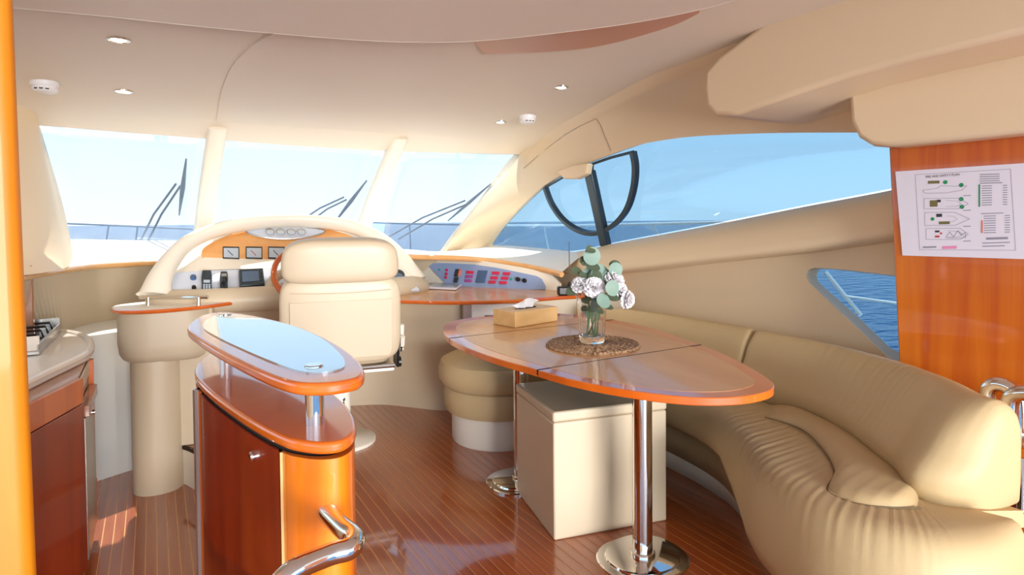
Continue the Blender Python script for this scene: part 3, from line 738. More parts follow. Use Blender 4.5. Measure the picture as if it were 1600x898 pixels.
# switch panel to starboard
sp0, sp1 = Vector((1.93, 4.30, 0.77)), Vector((2.39, 3.64, 0.77))
dd = (sp1-sp0).normalized(); NS = Vector((dd.y, -dd.x, 0)); NS = -NS if NS.y > 0 else NS
NS = (NS+Vector((0, 0, 0.30))).normalized()
def ls(px, py, off=0.0): return at(px, py, P=sp0+NS*off, N=NS)
swo = [(665, 411), (700, 411), (740, 413), (775, 418), (810, 425), (838, 431), (846, 435), (852, 447), (851, 452), (820, 452), (770, 450), (716, 447), (696, 443)]
spn = MB().slab([ls(px, py) for px, py in swo], -NS*0.02).build('switch_panel', 'grey_blue', con); lab(spn, 'blue grey switch panel')
sur = [(640, 405), (700, 404), (760, 408), (820, 418), (862, 428), (872, 440), (872, 460), (640, 460)]
MB().slab([ls(px, py, -0.012) for px, py in sur], -NS*0.08).build('switch_surround', 'cream', con, bevel=0.006)
def key(cx, cy, w, h, mat, name='rocker_switch', off=0.010, sk=-0.28):
    q = [ls(cx-w/2-sk*h/2*-1, cy-h/2, off), ls(cx+w/2-sk*h/2*-1, cy-h/2+0.5, off), ls(cx+w/2+sk*h/2*-1*-1, cy+h/2+0.5, off), ls(cx-w/2+sk*h/2*-1*-1, cy+h/2, off)]
    q = [ls(cx-w/2+h*0.12, cy-h/2, off), ls(cx+w/2+h*0.12, cy-h/2+0.4, off), ls(cx+w/2-h*0.12, cy+h/2+0.4, off), ls(cx-w/2-h*0.12, cy+h/2, off)]
    return MB().slab(q, -NS*0.014).build(name, mat, spn, bevel=0.002)
for cx, cy in [(774, 426), (771.5, 433.5), (768.5, 440), (791, 427), (788, 434), (785.5, 441), (734, 425)]: key(cx, cy, 11, 4.6, 'red_switch')
for cx, cy in [(732.5, 431.5), (731, 438)]: key(cx, cy, 11, 4.2, 'mauve_switch')
key(752, 431.5, 14, 19, 'navy_pad', 'display_pad')
key(713.5, 426, 6, 12, 'dark_metal', 'bar_graph'); key(717.5, 425.5, 3, 11, 'orange_led', 'led_column', 0.012); key(712, 437, 6, 8, 'dark_metal', 'bar_graph')
for cx, cy in [(698.5, 422), (698, 428), (697, 433.5)]: disc('warning_lamp', ls(cx, cy), NS, 0.011, 0.01, 'red_switch', spn, 12)
disc('pilot_lamp', ls(687, 421.5), NS, 0.008, 0.008, 'green_lamp', spn, 12); disc('pilot_lamp', ls(799, 436), NS, 0.010, 0.008, 'green_lamp', spn, 12)
for cx, cy in [(810, 436.5), (820, 438.5)]: disc('rotary_knob', ls(cx, cy), NS, 0.016, 0.022, 'black', spn, 16)

# things lying on the console
def handset(px, py, w, h, label, name, mat):
    t = thing(name, label, 'phone handset', l1(px, py))
    pts = [(px-w*0.42, py-h/2), (px+w*0.42, py-h/2), (px+w/2, py-h*0.2), (px+w*0.44, py+h*0.1), (px+w/2, py+h/2), (px-w/2, py+h/2), (px-w*0.44, py+h*0.1), (px-w/2, py-h*0.2)]
    MB().slab([l1(a, b_, 0.045) for a, b_ in pts], -N1*0.05).build('body', mat, t, bevel=0.008, seg=3)
    return t
t = handset(323, 437, 17, 32, 'dark cordless phone with keypad standing at left of the dash', 'telephone', 'dark_metal')
MB().slab([l1(318, 437, 0.047), l1(328, 437, 0.047), l1(328, 441, 0.047), l1(318, 441, 0.047)], -N1*0.004).build('screen', 'lcd', t)
for r_ in range(3):
    for c_ in range(3):
        MB().slab([l1(317.5+c_*4.2+dx, 443.5+r_*3.4+dy, 0.049) for dx, dy in ((0, 0), (2.8, 0), (2.8, 2), (0, 2))], -N1*0.006).build('button', 'lcd', t)
t = handset(350, 438, 13, 30, 'slim black radio microphone with coiled cord beside the phone', 'radio_microphone', 'dark_metal')
MB().slab([l1(346, 427, 0.047), l1(354, 427, 0.047), l1(354, 431, 0.047), l1(346, 431, 0.047)], -N1*0.004).build('speaker_grille', 'steel', t)
coil = []
for k in range(120):
    u = k/119; c0 = l1(350+3*math.sin(u*9), 433+u*20, 0.055); a = u*math.pi*26
    coil.append(c0+Vector((0.006*math.cos(a), 0, 0.006*math.sin(a))))
MB().tube(coil, 0.0025, 5).build('coiled_cord', 'black', t)
t = thing('chart_plotter', 'dark navigation display on the dash between handsets and wheel', 'display', l1(392, 448))
MB().slab([l1(a, b_, 0.05) for a, b_ in [(373, 420), (411, 418), (414, 443), (375, 446)]], -N1*0.055).build('housing', 'dark_metal', t, bevel=0.008, seg=3)
MB().slab([l1(a, b_, 0.053) for a, b_ in [(378, 424), (404, 422.5), (405, 438), (379, 440)]], -N1*0.006).build('screen', 'screen', t)
for k in range(3):
    MB().slab([l1(407+dx, 425+k*5+dy, 0.053) for dx, dy in ((0, 0), (2.5, 0), (2.5, 2.5), (0, 2.5))], -N1*0.006).build('button', 'black', t)
# folder on the shelf
t = thing('ring_binder', 'flat pale folder lying on the wooden shelf below the switch panel', 'folder', at(690, 450, Z=0.765))
q = [at(px, py, Z=0.775) for px, py in [(664, 449), (712, 451), (722, 444), (682, 442)]]
MB().slab([p+Vector((0, 0, -0.012)) for p in q], (0, 0, 0.003)).build('lower_cover', 'black', t)
MB().slab([p+Vector((0, 0, -0.009)) for p in q], (0, 0, 0.014)).build('pages', 'paper', t)
MB().slab([p+Vector((0, 0, 0.005)) for p in q], (0, 0, 0.003)).build('upper_cover', 'lcd', t)
# handheld radio with whip aerial
p = at(884, 461, Z=0.763)
t = thing('handheld_radio', 'black handheld radio with long thin aerial behind the flowers', 'radio', p)
MB().box(p+Vector((0, 0, 0.03)), (0.11, 0.06, 0.058), rz=-0.4).build('body', 'black', t, bevel=0.01)
MB().lathe([(0.012, 0.05), (0.012, 0.075), (0.006, 0.085)], p+Vector((0.03, 0, 0)), 12).build('aerial_base', 'rubber', t)
tp_ = p+Vector((0.03, 0, 0.08)); MB().tube([tp_, tp_+Vector((0.0, 0, 0.27))], 0.003, 6).build('aerial', 'black', t)
# white unit under the shelf
c0 = Vector((1.93, 3.52, 0.64)); dv = Vector((0.30, -0.20, 0)).normalized(); nv = Vector((-dv.y, dv.x, 0)); nv = -nv if nv.y > 0 else nv
t = thing('wall_unit', 'white box with a small blue display under the wooden shelf', 'wall box', c0)
Rm = Matrix.Rotation(math.atan2(dv.y, dv.x), 3, 'Z')
MB().box(c0+nv*0.02, (0.42, 0.12, 0.19), M=Rm).build('casing', 'steel', t, bevel=0.006)
MB().box(c0+nv*0.082+dv*0.02, (0.34, 0.012, 0.165), M=Rm).build('front_plate', 'white_plastic', t, bevel=0.004)
MB().box(c0+nv*0.09-dv*0.03+Vector((0, 0, -0.005)), (0.07, 0.006, 0.03), M=Rm).build('display', 'screen', t)
MB().box(c0+nv*0.085+dv*0.0+Vector((0, 0, 0.091)), (0.14, 0.012, 0.012), M=Rm).build('label_strip', 'ink_red', t)

# port under-dash bulkhead
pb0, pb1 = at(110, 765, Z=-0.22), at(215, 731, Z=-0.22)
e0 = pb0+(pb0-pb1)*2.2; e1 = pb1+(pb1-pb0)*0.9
o = MB().loft([[Vector((p.x, p.y, -0.25)) for p in (e0, pb0, pb1, e1)], [Vector((p.x, p.y, 0.62)) for p in (e0, pb0, pb1, e1)], [Vector((p.x, p.y+0.7, 0.63)) for p in (e0, pb0, pb1, e1)]]).build('wall_forward', 'white_gel')  # white colour stands in for sunlight falling on this bulkhead
struct(o, 'lower bulkhead below the port dashboard, coloured white as if sunlit')
o = MB().box(at(43, 478, Y=4.0), (0.05, 0.04, 0.42)).build('trim_3', 'wood_brown', bevel=0.004)
struct(o, 'brown wooden upright at the port end of the dashboard')

# windscreen wipers outside
def wiper(label, arms, blade, Y0, Y1):
    t = thing('windscreen_wiper', label, 'wiper', at(*arms[0][0], Y=Y0), 'windscreen wipers')
    for a in arms:
        k = len(a); MB().tube([at(p[0], p[1], Y=lerp(Y0, Y1, i/(k-1))) for i, p in enumerate(a)], 0.008, 8).build('arm', 'wiper', t)
    b0, b1 = at(*blade[0], Y=lerp(Y0, Y1, 0.3)), at(*blade[1], Y=Y1-0.15)
    MB().tube([b0, b0.lerp(b1, 0.5), b1], lambda u: 0.006+0.012*math.sin(math.pi*u), 8).build('blade', 'wiper', t)
    return t
wiper('windscreen wiper on the left pane with its blade standing upright', [[(218, 380), (240, 335), (275, 287)], [(230, 380), (252, 335), (282, 290)]], ((280, 336), (291, 248)), 5.62, 5.2)
wiper('windscreen wiper on the centre pane leaning on the right post', [[(470, 345), (500, 325), (537, 308)], [(486, 345), (512, 326), (541, 312)]], ((524, 346), (573, 282)), 5.62, 5.2)
wiper('windscreen wiper on the right pane leaning on the starboard pillar', [[(604, 372), (660, 340), (727, 313)], [(622, 374), (676, 342), (731, 318)]], ((700, 345), (767, 287)), 5.62, 5.2)

# ------------------------------------------------------------------ soft shapes
def pad(c, size, M=None, e=0.35, nu=40, nv=20, p=None):
    """superellipsoid cushion centred at c with full size"""
    R = M or Matrix.Identity(3); c = Vector(c); rows = []
    sg = lambda v, ex: math.copysign(abs(v)**ex, v)
    for j in range(nv+1):
        ph = -math.pi/2+math.pi*j/nv; row = []
        for k in range(nu):
            th = 2*math.pi*k/nu
            v = Vector((sg(math.cos(ph), e)*sg(math.cos(th), e)*size[0]/2, sg(math.cos(ph), e)*sg(math.sin(th), e)*size[1]/2, sg(math.sin(ph), e)*size[2]/2))
            if p: v = p(v)
            row.append(c+R@v)
        rows.append(row)
    return MB().loft(rows, wrap=True)

# ------------------------------------------------------------------ helm seat
hl = Vector((0.90, 3.51, 0.0))
hs_ = thing('pilot_chair', 'beige leather pilot chair on a round pedestal facing the windscreen', 'chair', hl)
HM = Matrix.Translation(hl) @ Matrix.Rotation(math.radians(-11.6), 4, 'Z')
MB().lathe([(0.20, 0.0), (0.20, 0.016), (0.19, 0.022), (0.06, 0.026), (0.05, 0.03)], (0, 0, 0), 48).xf(HM).build('base_plate', 'cream', hs_)
col = MB().lathe([(0.062, 0.02), (0.062, 0.30), (0.055, 0.31), (0.055, 0.44)], (0.0, 0, 0), 32).xf(HM).build('pedestal', 'cream', hs_)
for k, (a, w) in enumerate([(0.0, 0.016), (0.018, 0.010), (0.034, 0.014)]):
    q = [Vector((0.0635*math.sin(t), -0.0635*math.cos(t), 0.26-a+dz)) for t, dz in [(0.25, 0), (0.25+w*14, 0.006), (0.25+w*14, -0.010), (0.25, -0.014)]]
    MB().add(q, [(0, 1, 2, 3)]).xf(HM).build('sticker_mark', 'ink', col)
pan = MB().box((0, 0.0, 0.452), (0.56, 0.50, 0.022)).xf(HM).build('seat_pan', 'cream', hs_, bevel=0.006)
MB().box((0.05, -0.2, 0.436), (0.05, 0.05, 0.014)).xf(HM).build('slide_bracket', 'black', hs_)
pad((0, 0.03, 0.53), (0.56, 0.50, 0.15), e=0.4).xf(HM).build('seat_cushion', 'vinyl', hs_)
def lean(v):  # backrest leans aft with height
    return v
RB = Matrix.Rotation(math.radians(-6), 3, 'X').to_4x4()
BM = HM @ Matrix.Translation((0, -0.27, 0.0)) @ Matrix.Rotation(math.radians(5), 4, 'X')
bk = pad((0, 0, 0.76), (0.60, 0.17, 0.46), e=0.36, nu=56, nv=28).xf(BM).build('backrest', 'vinyl', hs_)
def hp_shape(v):
    v = v.copy(); v.x *= 1.0-0.16*max(0, v.z/0.11)**2; return v
pad((0, -0.005, 1.065), (0.575, 0.19, 0.225), e=0.40, nu=56, nv=28, p=hp_shape).xf(BM).build('headrest', 'vinyl', hs_)
# stitched rear panel of the backrest
q = [Vector((x, -0.082, z)) for x, z in [(-0.235, 0.57), (0.235, 0.57), (0.25, 0.60), (0.25, 0.87), (-0.25, 0.87), (-0.25, 0.60)]]
MB().slab(q, (0, -0.006, 0)).xf(BM).build('rear_panel', 'vinyl', bk, bevel=0.008, seg=3)
MB().tube([Vector((x, -0.088, 0.915-0.006*math.cos(x*8))) for x in [-0.24+0.48*k/12 for k in range(13)]], 0.0025, 6).xf(BM).build('stitch_seam', 'vinyl', bk)
for sx in (-0.12, 0.12):
    MB().box((sx, 0.0, 0.965), (0.07, 0.05, 0.05)).xf(BM).build('headrest_mount', 'black', hs_)
for sx in (-1, 1):
    MB().slab([Vector((sx*0.285, -0.30, 0.47)), Vector((sx*0.285, -0.16, 0.47)), Vector((sx*0.285, -0.18, 0.53)), Vector((sx*0.285, -0.30, 0.66)), Vector((sx*0.285, -0.345, 0.64))], (sx*0.014, 0, 0)).xf(HM).build('recliner_bracket', 'black', hs_, bevel=0.004)
    MB().lathe([(0.004, 0), (0.028, 0), (0.028, 0.018), (0.004, 0.02)], (sx*0.297, -0.25, 0.49), 20, Matrix.Rotation(sx*math.pi/2, 3, 'Y')).xf(HM).build('recliner_knob', 'black', hs_)
    MB().tube([Vector((sx*0.315, y, z)) for y, z in [(-0.33, 0.64), (-0.31, 0.59), (-0.27, 0.55), (-0.30, 0.70)]], 0.014, 8).xf(HM).build('side_bolster', 'cream', hs_)
MB().tube([Vector((x, -0.27, 0.475)) for x in (-0.2, 0.28)], 0.012, 8).xf(HM).build('hinge_bar', 'steel', hs_)

# ------------------------------------------------------------------ pod beside the helm with little table and rail
pc_ = Vector((0.06, 4.07, -0.22))
pod = thing('helm_side_pod', 'beige rounded cabinet pod with small table top and steel rail', 'cabinet', pc_)
def stad(x0, x1, y0, y1, r, n=10):
    pts = []
    for cx, cy, a0 in [(x1-r, y1-r, 0), (x0+r, y1-r, 90), (x0+r, y0+r, 180), (x1-r, y0+r, 270)]:
        pts += [(cx+r*math.cos(math.radians(a0+90*k/n)), cy+r*math.sin(math.radians(a0+90*k/n))) for k in range(n+1)]
    return pts
low = stad(-0.125, 0.125, 3.83, 4.20, 0.115)
mb = MB().loft([[Vector((x, y, -0.22)) for x, y in low], [Vector((x, y, 0.515)) for x, y in low]], wrap=True, caps=True)
mb.build('pod_column', 'vinyl', pod)
up = stad(-0.18, 0.30, 3.80, 4.20, 0.16)
cxp = Vector((0.06, 4.0, 0))
rr = []
for s_, z in [(0.80, 0.50), (0.90, 0.515), (0.97, 0.545), (1.0, 0.60), (1.0, 0.775)]:
    rr.append([Vector((lerp(cxp.x, x, s_), lerp(cxp.y, y, s_), z)) for x, y in up])
MB().loft(rr, wrap=True, caps=True).build('pod_top_box', 'vinyl', pod)
MB().box((0.20, 3.98, 0.392), (0.22, 0.20, 0.776), rz=math.radians(-14)).build('front_panel', 'vinyl', pod, bevel=0.008)
tb = spline([(-0.20, 4.0, 0), (-0.16, 3.84, 0), (-0.02, 3.76, 0), (0.16, 3.78, 0), (0.36, 3.88, 0), (0.44, 3.96, 0), (0.30, 4.10, 0), (0.0, 4.18, 0), (-0.16, 4.12, 0)], 60, True)
MB().prism([(p.x, p.y) for p in tb], 0.785, 0.800).build('table_top', 'cream', pod)
lab(MB().tube([Vector((p.x, p.y, 0.789)) for p in tb], 0.011, 8, closed=True).build('table_edge', 'wood_edge', pod), 'orange wooden edge')
rz_ = 0.845
ra, rb = at(219, 464, Z=rz_), at(325, 464, Z=rz_)
MB().tube([ra, ra.lerp(rb, 0.5)+Vector((0, -0.02, 0)), rb], 0.011, 10).build('grab_rail', 'chrome', pod)
for u in (0.12, 0.86):
    p = ra.lerp(rb, u)+Vector((0, -0.01, 0)); MB().lathe([(0.012, 0.80-rz_), (0.010, -0.03), (0.010, 0)], p, 14).build('rail_post', 'chrome', pod)

# step between pod and island
st = [at(272, 692, Z=0.0), at(290, 697, Z=0.0), at(312, 708, Z=0.0)]
st = [st[0]+Vector((-0.02, 0.12, 0))]+st+[Vector((0.26, 3.3, 0)), Vector((0.36, 3.3, 0)), Vector((0.30, 4.05, 0))]
o = thing('companion_step', 'curved step with dark nosing between the pod and bar unit', 'step', (0.2, 3.8, -0.22))
MB().prism([(p.x, p.y) for p in st], -0.22, -0.022).build('riser', 'cream', o)
MB().prism([(p.x, p.y) for p in st], -0.021, 0.003).build('tread', 'wood_brown', o)
lab(MB().tube([Vector((p.x, p.y, -0.008)) for p in spline(st[:5], 20)], 0.013, 8).build('nosing', 'shadow_gap', o), 'dark rounded nosing')

# ------------------------------------------------------------------ bar island
isl = thing('bar_island', 'slim wooden bar unit with raised glass oval top and chrome grab handle', 'bar unit', (0.26, 1.7, -0.22))
TZ, CZ = 0.95, 0.83
oval_px = [(293, 512), (300, 500), (320, 490), (350, 486.5), (385, 490), (430, 499), (480, 514), (525, 535), (555, 556), (569, 574), (564, 587), (540, 594), (505, 598), (465, 597), (430, 588), (390, 571), (345, 548), (312, 528)]
ov = [at(px, py, Z=TZ) for px, py in oval_px]
ov = spline(ov, 96, True)
MB().prism([(p.x, p.y) for p in ov], TZ-0.026, TZ-0.001).build('raised_top', 'wood_edge', isl, bevel=0.008, seg=3)
gl_px = [(317, 511), (323, 499), (345, 491.5), (375, 491.5), (415, 499), (455, 508), (500, 527), (530, 551), (539, 568), (530, 576), (500, 581), (465, 578), (425, 564), (380, 545), (340, 526)]
gl = spline([at(px, py, Z=TZ+0.002) for px, py in gl_px], 96, True)
lab(MB().prism([(p.x, p.y) for p in gl], TZ-0.003, TZ+0.002).build('glass_inset', 'glass_top', isl), 'mirror-like glass inset reflecting the sky')
lc_px = [(305, 585), (306, 570), (318, 557), (345, 548), (400, 552), (460, 575), (520, 612), (548, 640), (556, 660), (553, 676), (535, 688), (505, 692), (470, 689), (440, 681), (395, 658), (350, 628), (320, 604)]
lc = spline([at(px, py, Z=CZ) for px, py in lc_px], 96, True)
MB().prism([(p.x, p.y) for p in lc], CZ-0.024, CZ).build('lower_counter', 'wood_edge', isl, bevel=0.008, seg=3)
lcc = sum(lc, Vector())/96
def ring_in(s_, z): return [Vector((lerp(lcc.x, p.x, s_), lerp(lcc.y, p.y, s_), z)) for p in lc]
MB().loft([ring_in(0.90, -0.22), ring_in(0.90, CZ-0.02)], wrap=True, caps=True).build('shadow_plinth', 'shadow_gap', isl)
# cladding split: end panel (aft), door (galley side), far side
def clad(i0, i1, name, mat, s_=0.985, th=0.05, parent=isl, z0=-0.14, z1=CZ-0.034):
    idx = [i % 96 for i in range(i0, i1+1)]
    a = [ring_in(s_, 0)[i] for i in idx]; b_ = [ring_in(s_-th, 0)[i] for i in idx]
    pl_ = a+list(reversed(b_))
    return MB().loft([[Vector((p.x, p.y, z0)) for p in pl_], [Vector((p.x, p.y, z1)) for p in pl_]], wrap=True, caps=True).build(name, mat, parent, ang=40)
# find index where the vertical joint at px 441 lies
def pxof(p):
    d = p-EYE; return CXP+FPX*d.dot(_R)/d.dot(_F)
n_joint = min(range(50, 90), key=lambda i: abs(pxof(ring_in(0.985, CZ)[i])-441)+(50 if i < 66 else 0))
i_right = min(range(30, 60), key=lambda i: -pxof(ring_in(0.985, CZ)[i]))
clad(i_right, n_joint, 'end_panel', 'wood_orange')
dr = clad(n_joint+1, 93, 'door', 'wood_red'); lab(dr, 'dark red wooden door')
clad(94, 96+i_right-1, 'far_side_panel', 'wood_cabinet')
jp = ring_in(0.99, 0)[n_joint].lerp(ring_in(0.99, 0)[n_joint+1], 0.5); lab(MB().tube([Vector((jp.x, jp.y, -0.14)), Vector((jp.x, jp.y, CZ-0.034))], 0.0034, 6).build('joint_strip', 'wood_trim', isl), 'pale joint strip')
jp = ring_in(0.988, 0)[95]; lab(MB().tube([Vector((jp.x, jp.y, -0.14)), Vector((jp.x, jp.y, CZ-0.034))], 0.012, 10).build('corner_post', 'steel', isl), 'brushed metal corner post')
pk = at(395, 694, Z=CZ-0.075)
kd = min(range(n_joint+1, 93), key=lambda i: abs(pxof(ring_in(0.985, CZ-0.07)[i])-395)); kp = ring_in(0.985, 0.755)[kd]
tn = (ring_in(1, 0)[kd+1]-ring_in(1, 0)[kd-1]).normalized(); kn = Vector((tn.y, -tn.x, 0)); kn = kn if kn.dot(kp-Vector((lcc.x, lcc.y, kp.z))) > 0 else -kn
MB().lathe([(0.003, -0.002), (0.011, -0.002), (0.011, 0.006), (0.008, 0.010), (0.002, 0.011)], kp, 18, kn.to_track_quat('Z', 'Y').to_matrix()).build('push_knob', 'chrome', dr)
for (px, py, cpx, cpy) in [(492, 662, 492, 574), (352, 556, 352, 492.5)]:
    p = at(px, py, Z=CZ)
    if px == 352: p = at(352, 492.5, Z=TZ); p.z = CZ
    MB().lathe([(0.019, 0), (0.019, TZ-CZ-0.026)], p, 28).build('post', 'chrome', isl)
    MB().lathe([(0.019, 0.001), (0.019, 0.004), (0.017, 0.0055), (0.002, 0.0055)], Vector((p.x, p.y, TZ)), 24).build('post_cap', 'chrome', isl)
GZ = 0.69
g0 = at(508, 797, Z=GZ); g1 = at(556, 846, Z=GZ); g2 = at(452, 896, Z=GZ)
gp = [g0+Vector((0.0, 0.05, 0)), g0, g0.lerp(g1, 0.6), g0.lerp(g1, 0.86)+Vector((0.004, 0, 0)), g1+Vector((-0.004, -0.004, 0)), g1.lerp(g2, 0.16)+Vector((0, -0.012, 0)), g1.lerp(g2, 0.45), g2, g2+(g2-g1)*0.18+Vector((-0.006, 0.0, -0.03)), g2+(g2-g1)*0.22+Vector((-0.008, 0.02, -0.12)), g2+(g2-g1)*0.15+Vector((0, 0.12, -0.16)), g2+Vector((0.0, 0.26, -0.16))]
lab(MB().tube(spline(gp, 60), 0.0185, 16).build('grab_handle', 'chrome', isl), 'thick bent chrome grab handle')

# ------------------------------------------------------------------ dining table
TT = 0.71
tbl = thing('dining_table', 'long oval wooden dining table with fold lines on two chrome legs', 'table', (1.6, 2.2, 0))
tp_px = [(692, 516), (698, 505), (730, 497), (780, 492.5), (830, 490), (880, 490), (950, 498), (1020, 513), (1080, 533), (1130, 552), (1175, 575), (1203, 593), (1210, 602), (1200, 611), (1160, 619), (1100, 621), (1040, 617), (960, 606), (890, 592), (830, 575), (770, 558), (725, 541), (700, 527)]
to = spline([at(px, py, Z=TT) for px, py in tp_px], 160, True)
# regularise to a symmetric oval around its long axis
yf0, yf1 = at(838, 578, Z=TT).y, at(705, 528, Z=TT).y
cT = sum(to, Vector())/160
def clip_y(poly, lo, hi):
    def half(ps, f):
        out = []
        for i in range(len(ps)):
            a, b_ = ps[i], ps[(i+1) % len(ps)]; fa, fb = f(a), f(b_)
            if fa >= 0: out.append(a)
            if (fa >= 0) != (fb >= 0): out.append(a.lerp(b_, fa/(fa-fb)))
        return out
    return half(half(poly, lambda p: p.y-lo), lambda p: hi-p.y)
inn = [Vector((lerp(cT.x, p.x, 0.86), lerp(cT.y, p.y, 0.925), TT)) for p in to]
for lo, hi in ((-9, yf0-0.0028), (yf0+0.0028, yf1-0.0028), (yf1+0.0028, 9)):
    lf = MB().prism([(p.x, p.y) for p in clip_y(to, lo, hi)], TT-0.026, TT).build('table_leaf', 'wood_edge', tbl, bevel=0.003)
    MB().prism([(p.x, p.y) for p in clip_y(inn, lo, hi)], TT-0.001, TT+0.0008).build('veneer_inlay', 'wood_top', lf)
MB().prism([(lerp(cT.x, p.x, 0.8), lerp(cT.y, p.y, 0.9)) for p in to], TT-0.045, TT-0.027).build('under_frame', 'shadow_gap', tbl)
for yf in (yf0, yf1):
    cs = [p for p in clip_y(to, yf-0.0034, yf+0.0034)]
    MB().prism([(p.x, p.y) for p in cs], TT-0.02, TT+0.0011).build('fold_joint', 'shadow_gap', tbl)
for px, py in ((1004, 874), (815, 752)):
    p = at(px, py, Z=0.0)
    lg = MB().lathe([(0.036, 0.02), (0.036, TT-0.045)], p, 32).build('leg', 'chrome', tbl)
    MB().lathe([(0.046, 0.02), (0.046, 0.032), (0.043, 0.036), (0.037, 0.037)], p, 32).build('collar', 'chrome', lg)
    hb_ = stad(p.x-0.17, p.x+0.17, p.y-0.15, p.y+0.15, 0.14)
    MB().loft([[Vector((lerp(p.x, x, s_), lerp(p.y, y, s_), z)) for x, y in hb_] for s_, z in ((1, 0.0), (1, 0.008), (0.97, 0.012), (0.82, 0.013), (0.80, 0.019), (0.77, 0.021), (0.1, 0.022))], wrap=True, caps=True).build('foot_plate', 'chrome', lg)

# cube stool
c0, cl, cr_ = at(866, 845, Z=0), at(800, 770, Z=0), at(1042, 813, Z=0)
ex = (cr_-c0); ey = (cl-c0); wx, wy = ex.length, ey.length
ex.normalize(); ey = Vector((-ex.y, ex.x, 0)); cs_h = 0.505
cc = c0+ex*wx/2+ey*wy/2
cube = thing('cube_stool', 'beige leatherette cube stool standing under the table', 'stool', (cc.x, cc.y, 0))
Rc = Matrix.Rotation(math.atan2(ex.y, ex.x), 3, 'Z')
MB().box((cc.x, cc.y, 0.232), (wx, wy, 0.464), M=Rc).build('body', 'vinyl', cube, bevel=0.008, seg=3)
MB().box((cc.x, cc.y, 0.486), (wx+0.004, wy+0.004, 0.042), M=Rc).build('lid', 'vinyl', cube, bevel=0.010, seg=3)

# round pouf
pf = Vector((1.73, 3.13, 0))
po = thing('round_pouf', 'round two-tier beige leather pouf in front of the console', 'pouf', pf)
MB().lathe([(0.27, 0.0), (0.275, 0.01), (0.275, 0.17)], pf, 56).build('base_drum', 'cream', po)
MB().lathe([(0.27, 0.165), (0.305, 0.175), (0.318, 0.21), (0.320, 0.27), (0.31, 0.31), (0.29, 0.325)], pf, 56).build('lower_ring', 'leather', po)
MB().lathe([(0.28, 0.315), (0.325, 0.325), (0.348, 0.36), (0.350, 0.41), (0.335, 0.455), (0.29, 0.478), (0.20, 0.486), (0.005, 0.488)], pf, 56).build('seat_cushion', 'leather', po)

# ------------------------------------------------------------------ sofa
sofa = thing('curved_sofa', 'curved beige leather sofa wrapping round the dining table', 'sofa', (2.1, 1.8, 0))
Fp = [(2.22, 3.02), (2.12, 2.75), (2.07, 2.4), (2.05, 2.08), (1.99, 1.80), (1.83, 1.52), (1.66, 1.28), (1.57, 1.02), (1.62, 0.80), (1.78, 0.69), (1.97, 0.69)]
Gp = [(2.32, 3.05), (2.37, 2.75), (2.38, 2.4), (2.38, 2.05), (2.37, 1.80), (2.34, 1.56), (2.24, 1.34), (2.13, 1.18), (2.04, 1.06), (1.93, 0.94), (2.0, 0.80)]
NS_ = 320
Fs = spline([(x, y, 0) for x, y in Fp], NS_); Gs = spline([(x, y, 0) for x, y in Gp], NS_)
Tp = [(2.36, 3.06), (2.46, 2.75), (2.50, 2.4), (2.50, 2.05), (2.49, 1.80), (2.46, 1.54), (2.38, 1.28), (2.30, 1.12), (2.22, 1.0), (2.12, 0.88), (2.10, 0.78)]
Ts = spline([(x, y, 0) for x, y in Tp], NS_)
def wr(u):  # gathered folds along the seat front
    a = math.exp(-((u-0.52)/0.09)**2)+0.6*math.exp(-((u-0.72)/0.10)**2)+0.5*math.exp(-((u-0.15)/0.05)**2)
    return a*(math.sin(u*430)+0.6*math.sin(u*613+1.3)+0.4*math.sin(u*281+0.4))
rr = []
prof_s = [(0.20, 0.20), (0.06, 0.205), (0.0, 0.25), (-0.02, 0.31), (0.0, 0.37), (0.05, 0.415), (0.13, 0.438), (0.24, 0.444), (0.40, 0.440), (0.60, 0.435), (0.80, 0.43), (1.0, 0.425), (1.12, 0.40)]
for j, (v, z) in enumerate(prof_s):
    row = []
    for i in range(NS_):
        f, g = Fs[i], Gs[i]; u = i/(NS_-1); L_ = (g-f).length
        if v <= 0.26: w = f+(g-f).normalized()*min(v, 0.9)*0.42*min(1, L_/0.3)
        else: w = f.lerp(g, lerp(min(0.26*0.42/L_*min(1, L_/0.3), 0.5), 1, (v-0.26)/0.74))
        amp = 0.0011*wr(u)*(1 if 3 <= j <= 9 else 0.3)
        endk = min(1, min(u, 1-u)/0.012)
        if z < 0.40:
            lo_ = 0.28-0.16*max(0, min(1, (u-0.44)/0.09))
            z_ = lerp(lo_, 0.40, (z-0.20)/0.20)
        else: z_ = z
        if j == 12: w = Ts[i]+(Ts[i]-g).normalized()*0.06
        row.append(Vector((w.x, w.y, lerp(0.33, z_+amp*1.4, 0.35+0.65*endk))))
    rr.append(row)
MB().loft(rr, caps=False).build('seat_bolster', 'leather', sofa, ang=70)
# inner seat pad with crease
pi = spline([at(px, py, Z=0.445) for px, py in [(1195, 650), (1250, 668), (1285, 700), (1303, 735), (1293, 764), (1335, 784), (1390, 791), (1440, 791)]], 40)
for p in pi: p.z = 0
po_ = spline([(2.37, 1.80, 0), (2.35, 1.60, 0), (2.27, 1.38, 0), (2.17, 1.22, 0), (2.06, 1.08, 0), (1.97, 0.98, 0), (1.93, 0.94, 0)], 40)
rr = []
for v, z in [(0, 0.41), (0.0, 0.428), (0.05, 0.450), (0.14, 0.462), (0.3, 0.468), (0.6, 0.466), (0.85, 0.460), (1.0, 0.445)]:
    rr.append([Vector((lerp(a.x, b_.x, v), lerp(a.y, b_.y, v), z-0.05*max(0, 1-min(k, 39-k)/6.0)**2+(0.0015*math.sin(k*2.1)*(1-v)))) for k, (a, b_) in enumerate(zip(pi, po_))])
MB().loft(rr).build('inner_seat_pad', 'leather', sofa, ang=70)
